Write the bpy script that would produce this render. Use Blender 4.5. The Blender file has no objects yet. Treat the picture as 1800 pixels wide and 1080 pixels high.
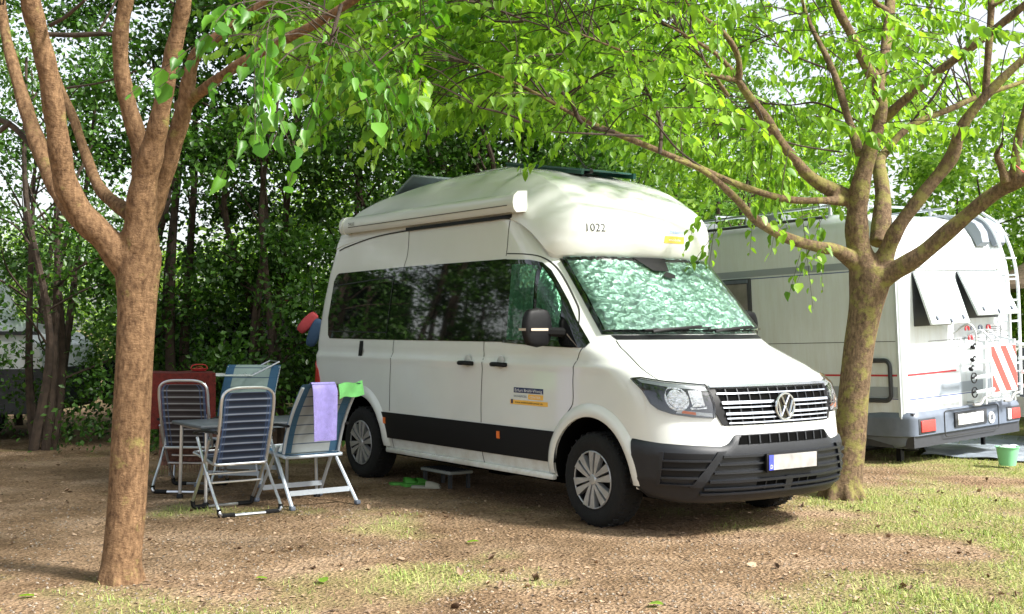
import bpy, bmesh, math, random
import numpy as np
from functools import lru_cache
from mathutils import Vector, Matrix
random.seed(7); rng = np.random.default_rng(11)
C = bpy.context.scene.collection
SC = bpy.context.scene
# ------------------------------------------------------------------ camera, sky, sun, exposure
F, H, PITCH = 2132.1, 1.5091, 0.016
cam = bpy.data.cameras.new("camera"); cam.sensor_width = 36; cam.lens = F/1800*36; cam.clip_end = 1000; cam.clip_start = .05
camo = bpy.data.objects.new("camera", cam); C.objects.link(camo)
camo.location = (0, 0, H); camo.rotation_euler = (math.pi/2+PITCH, 0, 0); SC.camera = camo
SUN_AZ, SUN_EL = math.radians(118), math.radians(44)      # azimuth clockwise from +Y
W = bpy.data.worlds.new("World"); SC.world = W; W.use_nodes = True
nt = W.node_tree; sky = nt.nodes.new("ShaderNodeTexSky"); sky.sky_type = 'NISHITA'; sky.sun_disc = False
sky.sun_elevation = SUN_EL; sky.sun_rotation = SUN_AZ; sky.dust_density = 2.5; sky.air_density = 1.0; sky.ozone_density = .6
hs = nt.nodes.new("ShaderNodeHueSaturation"); hs.inputs["Saturation"].default_value = .35; nt.links.new(sky.outputs[0], hs.inputs["Color"])      # thin bright haze
nt.links.new(hs.outputs[0], nt.nodes["Background"].inputs[0]); nt.nodes["Background"].inputs[1].default_value = .125
sl = bpy.data.lights.new("sun", 'SUN'); sl.energy = 4.2; sl.angle = math.radians(8); sl.color = (1, .965, .91)
so = bpy.data.objects.new("sun", sl); C.objects.link(so)
sd = Vector((math.sin(SUN_AZ)*math.cos(SUN_EL), math.cos(SUN_AZ)*math.cos(SUN_EL), math.sin(SUN_EL)))
so.rotation_euler = sd.to_track_quat('Z', 'Y').to_euler()
SC.view_settings.view_transform = 'Standard'; SC.view_settings.look = 'None'; SC.view_settings.exposure = 1.28
SC.cycles.max_bounces = 7; SC.cycles.transparent_max_bounces = 8; SC.cycles.use_denoising = True

# ------------------------------------------------------------------ helpers
def at(u, v, Y):
    X = (u-900)/F; y = (v-540)/F; c, s = math.cos(PITCH), math.sin(PITCH)
    r = np.array([X, c+y*s, s-y*c]); return r*(Y/r[1])+np.array([0, 0, H])
def proj(P):
    P = np.asarray(P, float); c, s = math.cos(PITCH), math.sin(PITCH); z = P[..., 2]-H
    d = P[..., 1]*c+z*s; u = z*c-P[..., 1]*s
    return 900+P[..., 0]*F/d, 540-u*F/d
def tag(o, label, cat, group=None, kind=None):
    if label: o["label"] = label
    if cat: o["category"] = cat
    if group: o["group"] = group
    if kind: o["kind"] = kind
    return o
def empty(name, loc=(0, 0, 0), rz=0, label=None, cat=None, group=None):
    o = bpy.data.objects.new(name, None); C.objects.link(o); o.location = loc; o.rotation_euler = (0, 0, rz)
    o.empty_display_size = .1
    return tag(o, label, cat, group)
def catmull(P, n=6):
    P = np.asarray(P, float); Q = np.vstack([2*P[0]-P[1], P, 2*P[-1]-P[-2]]); out = []
    for i in range(1, len(Q)-2):
        for k in range(n):
            t = k/n; a, b, c, d = Q[i-1:i+3]
            out.append(.5*((2*b)+(c-a)*t+(2*a-5*b+4*c-d)*t*t+(3*b-a-3*c+d)*t**3))
    out.append(P[-1]); return np.array(out)
class MB:
    def __init__(s): s.v = []; s.f = []; s.uv = []; s.mi = []; s.m = 0
    def add(s, V, Fs, uv=None):
        n = len(s.v); s.v.extend([tuple(map(float, p)) for p in V])
        for k, f in enumerate(Fs):
            s.f.append(tuple(n+i for i in f)); s.mi.append(s.m)
            s.uv.append([tuple(uv[i]) for i in f] if uv is not None else [(0, 0)]*len(f))
        return s
    def box(s, c, d, R=None, bev=0):
        hx, hy, hz = d[0]/2, d[1]/2, d[2]/2
        if bev:
            bm = bmesh.new(); bmesh.ops.create_cube(bm, size=1)
            for v in bm.verts: v.co = Vector((v.co.x*d[0], v.co.y*d[1], v.co.z*d[2]))
            bmesh.ops.bevel(bm, geom=bm.edges[:], offset=min(bev, min(d)*.45), segments=2, affect='EDGES', profile=.5)
            V = [v.co.copy() for v in bm.verts]; Fs = [[v.index for v in f.verts] for f in bm.faces]; bm.free()
        else:
            V = [Vector((x*hx, y*hy, z*hz)) for x in (-1, 1) for y in (-1, 1) for z in (-1, 1)]
            Fs = [(0, 1, 3, 2), (4, 6, 7, 5), (0, 4, 5, 1), (2, 3, 7, 6), (0, 2, 6, 4), (1, 5, 7, 3)]
        if R is not None: V = [R @ v for v in V]
        return s.add([Vector(c)+v for v in V], Fs)
    def tube(s, P, r, n=8, flat=1, cap=True, up=None, noise=0):
        P = np.asarray(P, float); N = len(P); r = np.broadcast_to(np.asarray(r, float), (N,))
        T = np.gradient(P, axis=0); T /= np.linalg.norm(T, axis=1)[:, None]+1e-12
        a = np.array(up, float) if up is not None else (np.array([0, 0, 1.]) if abs(T[0][2]) < .9 else np.array([1., 0, 0]))
        V = []
        for i in range(N):
            a = a-T[i]*(a@T[i]); l = np.linalg.norm(a)
            if l < 1e-6: a = np.cross(T[i], [0.3, .5, .8]); l = np.linalg.norm(a)
            a = a/l; b = np.cross(T[i], a)
            for k in range(n):
                t = 2*math.pi*(k+.5)/n; q = r[i]*(1+(noise*random.uniform(-1, 1) if noise else 0))
                V.append(P[i]+a*math.cos(t)*q*flat+b*math.sin(t)*q)
        Fs = [(i*n+k, i*n+(k+1) % n, (i+1)*n+(k+1) % n, (i+1)*n+k) for i in range(N-1) for k in range(n)]
        if cap: Fs += [tuple(range(n))[::-1], tuple((N-1)*n+k for k in range(n))]
        return s.add(V, Fs)
    def bar(s, a, b, r, n=8, flat=1, up=None): return s.tube([a, b], r, n, flat, True, up)
    def lathe(s, prof, axis='Y', c=(0, 0, 0), n=40):
        V = []
        for (r, h) in prof:
            for k in range(n):
                t = 2*math.pi*k/n; x, z = r*math.cos(t), r*math.sin(t)
                p = {'Y': (x, h, z), 'Z': (x, z, h), 'X': (h, x, z)}[axis]; V.append((p[0]+c[0], p[1]+c[1], p[2]+c[2]))
        m = len(prof); Fs = [(i*n+k, i*n+(k+1) % n, (i+1)*n+(k+1) % n, (i+1)*n+k) for i in range(m-1) for k in range(n)]
        return s.add(V, Fs)
    def grid(s, fn, nu, nv, closeu=False):
        V = []; U = []
        for j in range(nv+1):
            for i in range(nu+1): V.append(fn(i/nu, j/nv)); U.append((i/nu, j/nv))
        w = nu+1
        return s.add(V, [(j*w+i, j*w+i+1, (j+1)*w+i+1, (j+1)*w+i) for j in range(nv) for i in range(nu)], U)
    def sheet(s, fn, nu, nv, th):
        """grid with thickness: fn(u,v,side)"""
        n0 = len(s.v); s.grid(lambda u, v: fn(u, v, 0), nu, nv); n1 = len(s.v); s.grid(lambda u, v: fn(u, v, th), nu, nv)
        w = nu+1; B = [i for i in range(w)]+[j*w+nu for j in range(1, nv+1)]+[nv*w+i for i in range(nu-1, -1, -1)]+[j*w for j in range(nv-1, 0, -1)]
        for k in range(len(B)):
            a, b = B[k], B[(k+1) % len(B)]; s.f.append((n0+a, n0+b, n1+b, n1+a)); s.mi.append(s.m); s.uv.append([(0, 0)]*4)
        return s
    def prism(s, poly, fn0, fn1):
        """polygon in 2d, fn0/fn1 map a 2d point to back and front 3d points"""
        n = len(poly); V = [fn0(p) for p in poly]+[fn1(p) for p in poly]
        return s.add(V, [tuple(range(n)), tuple(range(2*n-1, n-1, -1))]+[(i, (i+1) % n, n+(i+1) % n, n+i) for i in range(n)])
    def patch(s, poly, mp, off, th=0, step=.06):
        """ngon in 2d cut into cells and laid on surface mp(a,b,off)"""
        bm = bmesh.new(); bm.faces.new([bm.verts.new((p[0], p[1], 0)) for p in poly])
        P = np.array(poly)
        for ax in (0, 1):
            no = (1, 0, 0) if ax == 0 else (0, 1, 0)
            for c in np.arange(math.floor(P[:, ax].min()/step)*step, P[:, ax].max(), step):
                if P[:, ax].min()+.002 < c < P[:, ax].max()-.002:
                    co = (c, 0, 0) if ax == 0 else (0, c, 0)
                    bmesh.ops.bisect_plane(bm, geom=bm.verts[:]+bm.edges[:]+bm.faces[:], plane_co=co, plane_no=no, dist=1e-6)
        bmesh.ops.triangulate(bm, faces=[f for f in bm.faces if len(f.verts) > 4])
        bm.verts.index_update(); mn, mx = P.min(0), P.max(0)
        V2 = [(v.co.x, v.co.y) for v in bm.verts]; UV = [((a-mn[0])/(mx[0]-mn[0]+1e-9), (b-mn[1])/(mx[1]-mn[1]+1e-9)) for a, b in V2]
        Fs = [[v.index for v in f.verts] for f in bm.faces]; n0 = len(s.v)
        s.add([mp(a, b, off) for a, b in V2], Fs, UV)
        if th:
            bd = [(e.verts[0].index, e.verts[1].index) for e in bm.edges if len(e.link_faces) == 1]
            n1 = len(s.v); s.v.extend([tuple(map(float, mp(a, b, off-th))) for a, b in V2])
            for a, b in bd: s.f.append((n0+a, n0+b, n1+b, n1+a)); s.mi.append(s.m); s.uv.append([(0, 0)]*4)
        bm.free(); return s
    def build(s, name, m, parent=None, smooth=40, fix=True, label=None):
        me = bpy.data.meshes.new(name); me.from_pydata(s.v, [], s.f); me.validate(); 
        ms = m if isinstance(m, (list, tuple)) else [m]
        for x in ms: me.materials.append(x)
        if len(ms) > 1 and len(me.polygons) == len(s.mi): me.polygons.foreach_set("material_index", s.mi)
        if any(any(u != (0, 0) for u in q) for q in s.uv[:4000]) and len(me.loops) == sum(len(q) for q in s.uv):
            uvl = me.uv_layers.new(name="UV"); uvl.data.foreach_set("uv", [c for q in s.uv for u in q for c in u])
        if fix:
            bm = bmesh.new(); bm.from_mesh(me); bmesh.ops.recalc_face_normals(bm, faces=bm.faces[:]); bm.to_mesh(me); bm.free()
        if smooth:
            me.polygons.foreach_set("use_smooth", [True]*len(me.polygons)); me.set_sharp_from_angle(angle=math.radians(smooth))
        o = bpy.data.objects.new(name, me); C.objects.link(o)
        if parent: o.parent = parent
        if label: o["label"] = label
        return o
def copy_tree(o, parent=None):
    c = o.copy(); C.objects.link(c); c.parent = parent
    for ch in list(o.children): copy_tree(ch, c)
    return c
_lat = rng.random((64, 64))
def vnoise(x, y, sc):
    x = np.asarray(x)*sc; y = np.asarray(y)*sc; xi = np.floor(x).astype(int); yi = np.floor(y).astype(int); fx = x-xi; fy = y-yi
    fx = fx*fx*(3-2*fx); fy = fy*fy*(3-2*fy); g = lambda a, b: _lat[a % 64, b % 64]
    return (g(xi, yi)*(1-fx)+g(xi+1, yi)*fx)*(1-fy)+(g(xi, yi+1)*(1-fx)+g(xi+1, yi+1)*fx)*fy
def fbm(x, y, sc, o=4): return sum(vnoise(x+7.3*k, y-3.1*k, sc*2**k)*.5**k for k in range(o))/sum(.5**k for k in range(o))
def rot2(p, a): return (p[0]*math.cos(a)-p[1]*math.sin(a), p[0]*math.sin(a)+p[1]*math.cos(a))

# ------------------------------------------------------------------ materials
def nodes(name):
    m = bpy.data.materials.new(name); m.use_nodes = True; t = m.node_tree; return m, t, t.nodes["Principled BSDF"]
def mk(name, col, rough=.5, metal=0, coat=0, vary=0, scale=8, bump=0, bscale=60, emit=None, spec=None, stretch=None):
    m, t, b = nodes(name); b.inputs["Base Color"].default_value = (*col, 1); b.inputs["Roughness"].default_value = rough
    b.inputs["Metallic"].default_value = metal; b.inputs["Coat Weight"].default_value = coat; b.inputs["Coat Roughness"].default_value = .03
    if spec is not None: b.inputs["Specular IOR Level"].default_value = spec
    tc = t.nodes.new("ShaderNodeTexCoord"); src = tc.outputs["Object"]
    if stretch:
        mp = t.nodes.new("ShaderNodeMapping"); mp.inputs["Scale"].default_value = stretch; t.links.new(src, mp.inputs[0]); src = mp.outputs[0]
    if vary:
        n = t.nodes.new("ShaderNodeTexNoise"); n.inputs["Scale"].default_value = scale; n.inputs["Detail"].default_value = 6; t.links.new(src, n.inputs["Vector"])
        r = t.nodes.new("ShaderNodeMapRange"); r.inputs[1].default_value = .3; r.inputs[2].default_value = .7; r.inputs[3].default_value = 1-vary; r.inputs[4].default_value = 1+vary
        t.links.new(n.outputs[0], r.inputs[0]); x = t.nodes.new("ShaderNodeMix"); x.data_type = 'RGBA'; x.blend_type = 'MULTIPLY'; x.inputs[0].default_value = 1
        x.inputs[6].default_value = (*col, 1); t.links.new(r.outputs[0], x.inputs[7]); t.links.new(x.outputs[2], b.inputs["Base Color"])
    if bump:
        n = t.nodes.new("ShaderNodeTexNoise"); n.inputs["Scale"].default_value = bscale; n.inputs["Detail"].default_value = 5; t.links.new(src, n.inputs["Vector"])
        bp = t.nodes.new("ShaderNodeBump"); bp.inputs["Strength"].default_value = bump; bp.inputs["Distance"].default_value = .02
        t.links.new(n.outputs[0], bp.inputs["Height"]); t.links.new(bp.outputs[0], b.inputs["Normal"])
    return m
def leafmat(name, a, bb, tr, twt=.5, rough=.42):
    m, t, b = nodes(name); g = t.nodes.new("ShaderNodeNewGeometry"); r = t.nodes.new("ShaderNodeValToRGB")
    r.color_ramp.elements[0].color = (*a, 1); r.color_ramp.elements[1].color = (*bb, 1); t.links.new(g.outputs["Random Per Island"], r.inputs[0])
    t.links.new(r.outputs[0], b.inputs["Base Color"]); b.inputs["Roughness"].default_value = rough; b.inputs["Specular IOR Level"].default_value = .35
    tl = t.nodes.new("ShaderNodeBsdfTranslucent"); x = t.nodes.new("ShaderNodeMix"); x.data_type = 'RGBA'; x.blend_type = 'MULTIPLY'; x.inputs[0].default_value = 1
    t.links.new(r.outputs[0], x.inputs[6]); x.inputs[7].default_value = (*tr, 1); t.links.new(x.outputs[2], tl.inputs[0])
    mx = t.nodes.new("ShaderNodeMixShader"); mx.inputs[0].default_value = twt; t.links.new(b.outputs[0], mx.inputs[1]); t.links.new(tl.outputs[0], mx.inputs[2])
    t.links.new(mx.outputs[0], t.nodes["Material Output"].inputs[0]); return m
def ramp(t, pts, interp='LINEAR'):
    r = t.nodes.new("ShaderNodeValToRGB"); cr = r.color_ramp; cr.interpolation = interp
    while len(cr.elements) < len(pts): cr.elements.new(.5)
    for e, (p, c) in zip(cr.elements, pts): e.position = p; e.color = (*c, 1)
    return r
def barkmat(name, dark, light, moss, mossamt):
    m, t, b = nodes(name); tc = t.nodes.new("ShaderNodeTexCoord"); L = t.links
    mp = t.nodes.new("ShaderNodeMapping"); mp.inputs["Scale"].default_value = (14, 14, 6); L.new(tc.outputs["Object"], mp.inputs[0])
    n = t.nodes.new("ShaderNodeTexNoise"); n.inputs["Scale"].default_value = 3; n.inputs["Detail"].default_value = 9; n.inputs["Roughness"].default_value = .65; L.new(mp.outputs[0], n.inputs["Vector"])
    r = ramp(t, [(.3, dark), (.52, [(x+y)/2 for x, y in zip(dark, light)]), (.72, light)]); L.new(n.outputs[0], r.inputs[0])
    n2 = t.nodes.new("ShaderNodeTexNoise"); n2.inputs["Scale"].default_value = 7; n2.inputs["Detail"].default_value = 8; n2.inputs["Roughness"].default_value = .7; L.new(tc.outputs["Object"], n2.inputs["Vector"])
    r2 = ramp(t, [(.62-mossamt, (0, 0, 0)), (.72-mossamt, (1, 1, 1))]); L.new(n2.outputs[0], r2.inputs[0])
    mul = t.nodes.new("ShaderNodeMath"); mul.operation = 'MULTIPLY'; mul.inputs[1].default_value = .65; L.new(r2.outputs[0], mul.inputs[0])
    x = t.nodes.new("ShaderNodeMix"); x.data_type = 'RGBA'; L.new(mul.outputs[0], x.inputs[0]); L.new(r.outputs[0], x.inputs[6]); x.inputs[7].default_value = (*moss, 1)
    L.new(x.outputs[2], b.inputs["Base Color"]); b.inputs["Roughness"].default_value = .85; b.inputs["Specular IOR Level"].default_value = .2
    n3 = t.nodes.new("ShaderNodeTexNoise"); n3.inputs["Scale"].default_value = 26; n3.inputs["Detail"].default_value = 10; n3.inputs["Roughness"].default_value = .75
    mp3 = t.nodes.new("ShaderNodeMapping"); mp3.inputs["Scale"].default_value = (1, 1, 1.9); L.new(tc.outputs["Object"], mp3.inputs[0]); L.new(mp3.outputs[0], n3.inputs["Vector"])
    bp = t.nodes.new("ShaderNodeBump"); bp.inputs["Strength"].default_value = .9; bp.inputs["Distance"].default_value = .02; L.new(n3.outputs[0], bp.inputs["Height"]); L.new(bp.outputs[0], b.inputs["Normal"])
    return m
def paintmat(name, col, rough=.22, dirt=.06):
    m, t, b = nodes(name); tc = t.nodes.new("ShaderNodeTexCoord"); L = t.links
    n = t.nodes.new("ShaderNodeTexNoise"); n.inputs["Scale"].default_value = 1.6; n.inputs["Detail"].default_value = 8; n.inputs["Roughness"].default_value = .6; L.new(tc.outputs["Object"], n.inputs["Vector"])
    r = ramp(t, [(.3, [c*(1-dirt) for c in col]), (.7, col)]); L.new(n.outputs[0], r.inputs[0]); L.new(r.outputs[0], b.inputs["Base Color"])
    r3 = t.nodes.new("ShaderNodeMapRange"); r3.inputs[3].default_value = rough*.7; r3.inputs[4].default_value = rough*1.5; L.new(n.outputs[0], r3.inputs[0]); L.new(r3.outputs[0], b.inputs["Roughness"])
    b.inputs["Coat Weight"].default_value = .6; b.inputs["Coat Roughness"].default_value = .06
    n2 = t.nodes.new("ShaderNodeTexNoise"); n2.inputs["Scale"].default_value = 2.2; L.new(tc.outputs["Object"], n2.inputs["Vector"])
    bp = t.nodes.new("ShaderNodeBump"); bp.inputs["Strength"].default_value = .03; bp.inputs["Distance"].default_value = .02; L.new(n2.outputs[0], bp.inputs["Height"]); L.new(bp.outputs[0], b.inputs["Normal"]); L.new(bp.outputs[0], b.inputs["Coat Normal"])
    return m
def weather(m, zlim, col, streak=0):
    t = m.node_tree; L = t.links; b = t.nodes["Principled BSDF"]; src = b.inputs["Base Color"].links[0].from_socket; tc = t.nodes.new("ShaderNodeTexCoord")
    sp = t.nodes.new("ShaderNodeSeparateXYZ"); L.new(tc.outputs["Object"], sp.inputs[0]); n = t.nodes.new("ShaderNodeTexNoise"); n.inputs["Scale"].default_value = 5; n.inputs["Detail"].default_value = 8; n.inputs["Roughness"].default_value = .7
    mp = t.nodes.new("ShaderNodeMapping"); mp.inputs["Scale"].default_value = (1, 1, 1) if not streak else (2.2, 2.2, .25); L.new(tc.outputs["Object"], mp.inputs[0]); L.new(mp.outputs[0], n.inputs["Vector"])
    r = t.nodes.new("ShaderNodeMapRange"); r.inputs[1].default_value = zlim[0]; r.inputs[2].default_value = zlim[1]; r.inputs[3].default_value = 1; r.inputs[4].default_value = streak; L.new(sp.outputs[2], r.inputs[0])
    q = ramp(t, [(.42, (0, 0, 0)), (.68, (1, 1, 1))]); L.new(n.outputs[0], q.inputs[0]); mu = t.nodes.new("ShaderNodeMath"); mu.operation = 'MULTIPLY'; L.new(q.outputs[0], mu.inputs[0]); L.new(r.outputs[0], mu.inputs[1])
    k = t.nodes.new("ShaderNodeMath"); k.operation = 'MULTIPLY'; k.inputs[1].default_value = .55; L.new(mu.outputs[0], k.inputs[0])
    x = t.nodes.new("ShaderNodeMix"); x.data_type = 'RGBA'; L.new(k.outputs[0], x.inputs[0]); L.new(src, x.inputs[6]); x.inputs[7].default_value = (*col, 1); L.new(x.outputs[2], b.inputs["Base Color"])
def foilmat(name, col, scale=9, strength=1.0, cross=(1, 1, 1)):
    m, t, b = nodes(name); tc = t.nodes.new("ShaderNodeTexCoord"); L = t.links
    mp = t.nodes.new("ShaderNodeMapping"); mp.inputs["Scale"].default_value = cross; mp.inputs["Rotation"].default_value = (0, 0, .35); L.new(tc.outputs["UV"], mp.inputs[0])
    v = t.nodes.new("ShaderNodeTexVoronoi"); v.inputs["Scale"].default_value = scale; v.feature = 'SMOOTH_F1'; v.inputs["Smoothness"].default_value = .35
    n = t.nodes.new("ShaderNodeTexNoise"); n.inputs["Scale"].default_value = scale*1.3; n.inputs["Detail"].default_value = 6; n.inputs["Distortion"].default_value = 1.2
    L.new(mp.outputs[0], v.inputs["Vector"]); L.new(mp.outputs[0], n.inputs["Vector"])
    ad = t.nodes.new("ShaderNodeMath"); ad.operation = 'ADD'; L.new(v.outputs["Distance"], ad.inputs[0]); L.new(n.outputs[0], ad.inputs[1])
    bp = t.nodes.new("ShaderNodeBump"); bp.inputs["Strength"].default_value = strength; bp.inputs["Distance"].default_value = .05; L.new(ad.outputs[0], bp.inputs["Height"]); L.new(bp.outputs[0], b.inputs["Normal"])
    b.inputs["Base Color"].default_value = (*col, 1); b.inputs["Metallic"].default_value = .75; b.inputs["Roughness"].default_value = .32
    return m
def glassmat(name, tint=(.86, .96, .91), refl=.12):
    m = bpy.data.materials.new(name); m.use_nodes = True; t = m.node_tree; t.nodes.clear(); o = t.nodes.new("ShaderNodeOutputMaterial")
    g = t.nodes.new("ShaderNodeBsdfGlossy"); g.inputs["Roughness"].default_value = .02; tr = t.nodes.new("ShaderNodeBsdfTransparent"); tr.inputs[0].default_value = (*tint, 1)
    fr = t.nodes.new("ShaderNodeFresnel"); fr.inputs[0].default_value = 1.5; mx = t.nodes.new("ShaderNodeMixShader")
    t.links.new(fr.outputs[0], mx.inputs[0]); t.links.new(tr.outputs[0], mx.inputs[1]); t.links.new(g.outputs[0], mx.inputs[2]); t.links.new(mx.outputs[0], o.inputs[0]); return m
def stripemat(name, base, bars, n, edge=None, edgew=.1, line=None, rough=.7, thin=.5):
    """woven fabric: n horizontal stripes in UV v, optional side borders in u"""
    m, t, b = nodes(name); tc = t.nodes.new("ShaderNodeTexCoord"); s = t.nodes.new("ShaderNodeSeparateXYZ"); L = t.links; L.new(tc.outputs["UV"], s.inputs[0])
    mu = t.nodes.new("ShaderNodeMath"); mu.operation = 'MULTIPLY'; mu.inputs[1].default_value = n; L.new(s.outputs[1], mu.inputs[0])
    fr = t.nodes.new("ShaderNodeMath"); fr.operation = 'FRACT'; L.new(mu.outputs[0], fr.inputs[0])
    r = ramp(t, bars); L.new(fr.outputs[0], r.inputs[0]); out = r.outputs[0]
    if edge:
        e = t.nodes.new("ShaderNodeMath"); e.operation = 'SUBTRACT'; e.inputs[1].default_value = .5; L.new(s.outputs[0], e.inputs[0])
        a = t.nodes.new("ShaderNodeMath"); a.operation = 'ABSOLUTE'; L.new(e.outputs[0], a.inputs[0])
        g = ramp(t, edge, 'CONSTANT'); L.new(a.outputs[0], g.inputs[0])
        x = t.nodes.new("ShaderNodeMix"); x.data_type = 'RGBA'; L.new(g.outputs[0], x.inputs[0]); L.new(out, x.inputs[6]); x.inputs[7].default_value = (*line, 1); out = x.outputs[2]
    L.new(out, b.inputs["Base Color"]); b.inputs["Roughness"].default_value = rough; b.inputs["Specular IOR Level"].default_value = .2
    n1 = t.nodes.new("ShaderNodeTexNoise"); n1.inputs["Scale"].default_value = 9; L.new(tc.outputs["Object"], n1.inputs["Vector"])
    bp = t.nodes.new("ShaderNodeBump"); bp.inputs["Strength"].default_value = .3; bp.inputs["Distance"].default_value = .03; L.new(n1.outputs[0], bp.inputs["Height"]); L.new(bp.outputs[0], b.inputs["Normal"])
    return m
PAINT = paintmat("van_white_paint", (.72, .74, .71), .13); PAINT2 = paintmat("motorhome_white", (.70, .755, .79), .3, .08)
weather(PAINT, (.32, .75), (.42, .36, .27)); weather(PAINT2, (.4, 2.9), (.50, .50, .45), .45)
BLACK = mk("black_plastic", (.006, .006, .007), .5, spec=.25); DARKP = mk("bumper_plastic", (.008, .010, .014), .48, vary=.12, scale=30, bump=.15, bscale=250)
VOID = mk("dark_recess", (.003, .003, .003), .9, spec=.05); GLOSSB = mk("black_glass", (.004, .005, .005), .03, coat=1); SEAM = mk("panel_gap", (.022, .022, .02), .7)
CHROME = mk("chrome", (.60, .63, .68), .25, .85); ALU = mk("aluminium_tube", (.62, .65, .70), .28, .9, vary=.08, scale=20); ALUM = mk("matt_aluminium", (.52, .58, .64), .5, .5)
RUBBER = mk("tyre_rubber", (.005, .005, .005), .9, vary=.35, scale=14, bump=.3, bscale=90); HUB = mk("hubcap_silver", (.45, .46, .47), .35, .6, vary=.15, scale=12)
GLASS = glassmat("clear_glass"); HGLASS = glassmat("lamp_glass", (.97, .98, 1))
FOIL = foilmat("windscreen_foil", (.30, .41, .36), 15, .7, (1.5, .85, 1)); FOILD = foilmat("side_foil", (.20, .46, .30), 9, 1.0, (1, 1.6, 1))
REDL = mk("red_lamp", (.55, .03, .03), .2, coat=.7, bump=.1, bscale=200); ORANGE = mk("orange_lamp", (.8, .18, .03), .3); ORANGES = mk("sticker_orange", (.85, .48, .08), .4)
NAVY = mk("sticker_navy", (.01, .02, .09), .4); WHITE = mk("white_plastic", (.8, .8, .8), .4); GREYT = mk("grey_lettering", (.18, .2, .24), .5); BLKT = mk("black_lettering", (.01, .01, .012), .5)
BLUEP = mk("plate_blue", (.06, .08, .5), .4); PLATE = mk("number_plate", (.34, .33, .32), .35, vary=.25, scale=11); LBLUE = mk("pale_blue_lettering", (.3, .45, .75), .5)
BARKL = barkmat("bark_brown", (.070, .036, .018), (.33, .20, .105), (.30, .27, .08), .04)
BARKR = barkmat("bark_mossy", (.050, .032, .019), (.25, .17, .10), (.24, .23, .06), .13)
BARKD = mk("bark_dark", (.045, .03, .02), .9, vary=.4, scale=12, bump=.5, bscale=30)

# ------------------------------------------------------------------ van surface
ZT = [.18, .30, .42, .60, .75, .95, 1.05, 1.13, 1.25, 1.35, 1.43, 1.75, 2.06, 2.12, 2.45]
BODY = (ZT, [.90, .98, 1.02, 1.03, 1.01, .97, .93, .83, .56, .30, .17, -.13, -.44, -.48, -.80],
        [.60, .63, .65, .66, .66, .66, .66, .65, .62, .60, .60, .60, .60, .60, .60],
        [2.6, 2.6, 2.6, 2.6, 2.6, 2.7, 2.7, 2.7, 2.7, 2.7, 2.7, 2.6, 2.6, 2.6, 2.6],
        [.93, .95, .985, 1.0, 1.0, 1.0, 1.0, 1.0, .992, .985, .98, .96, .94, .935, .91],
        [-4.62, -4.66, -4.70, -4.72, -4.72, -4.71, -4.70, -4.70, -4.69, -4.68, -4.67, -4.60, -4.50, -4.47, -4.33])
ROOF = ([2.05, 2.10, 2.20, 2.35, 2.45, 2.55, 2.65, 2.75, 2.85, 2.92, 2.97, 3.01],
        [-.435, -.40, -.345, -.35, -.41, -.54, -.70, -.90, -1.30, -1.60, -1.85, -2.15],
        [.6, .62, .65, .7, .72, .75, .75, .75, .7, .6, .6, .4], [2.8, 2.7, 2.7, 2.7, 2.7, 2.8, 2.9, 3, 3, 3, 3, 3],
        [.942, .944, .94, .925, .90, .86, .80, .73, .63, .53, .41, .22],
        [-4.52, -4.50, -4.46, -4.36, -4.34, -4.32, -4.28, -4.15, -3.6, -3.1, -2.8, -2.6])
ROOF = ([2.05, 2.12, 2.20, 2.30, 2.39, 2.45, 2.50, 2.60, 2.70, 2.80, 2.90, 2.96, 3.01],
        [-.435, -.385, -.355, -.35, -.375, -.44, -.51, -.67, -.85, -1.10, -1.45, -1.80, -2.15],
        [.6, .62, .65, .68, .71, .72, .74, .75, .75, .74, .64, .6, .4], [2.8, 2.7, 2.7, 2.7, 2.7, 2.75, 2.8, 2.85, 2.9, 3, 3, 3, 3],
        [.942, .943, .938, .93, .918, .90, .882, .83, .765, .685, .56, .43, .22],
        [-4.52, -4.49, -4.46, -4.40, -4.36, -4.34, -4.33, -4.30, -4.20, -3.9, -3.3, -2.9, -2.6])
_zd = np.arange(1.95, 3.12, .005); _kn = np.hanning(19); _kn /= _kn.sum()
ROOF = (list(_zd),)+tuple(list(np.convolve(np.interp(np.r_[_zd[0]-.05+np.arange(9)*0, _zd, _zd[-1]+np.arange(9)*0], ROOF[0], t), _kn, 'valid')) for t in ROOF[1:])
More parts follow.
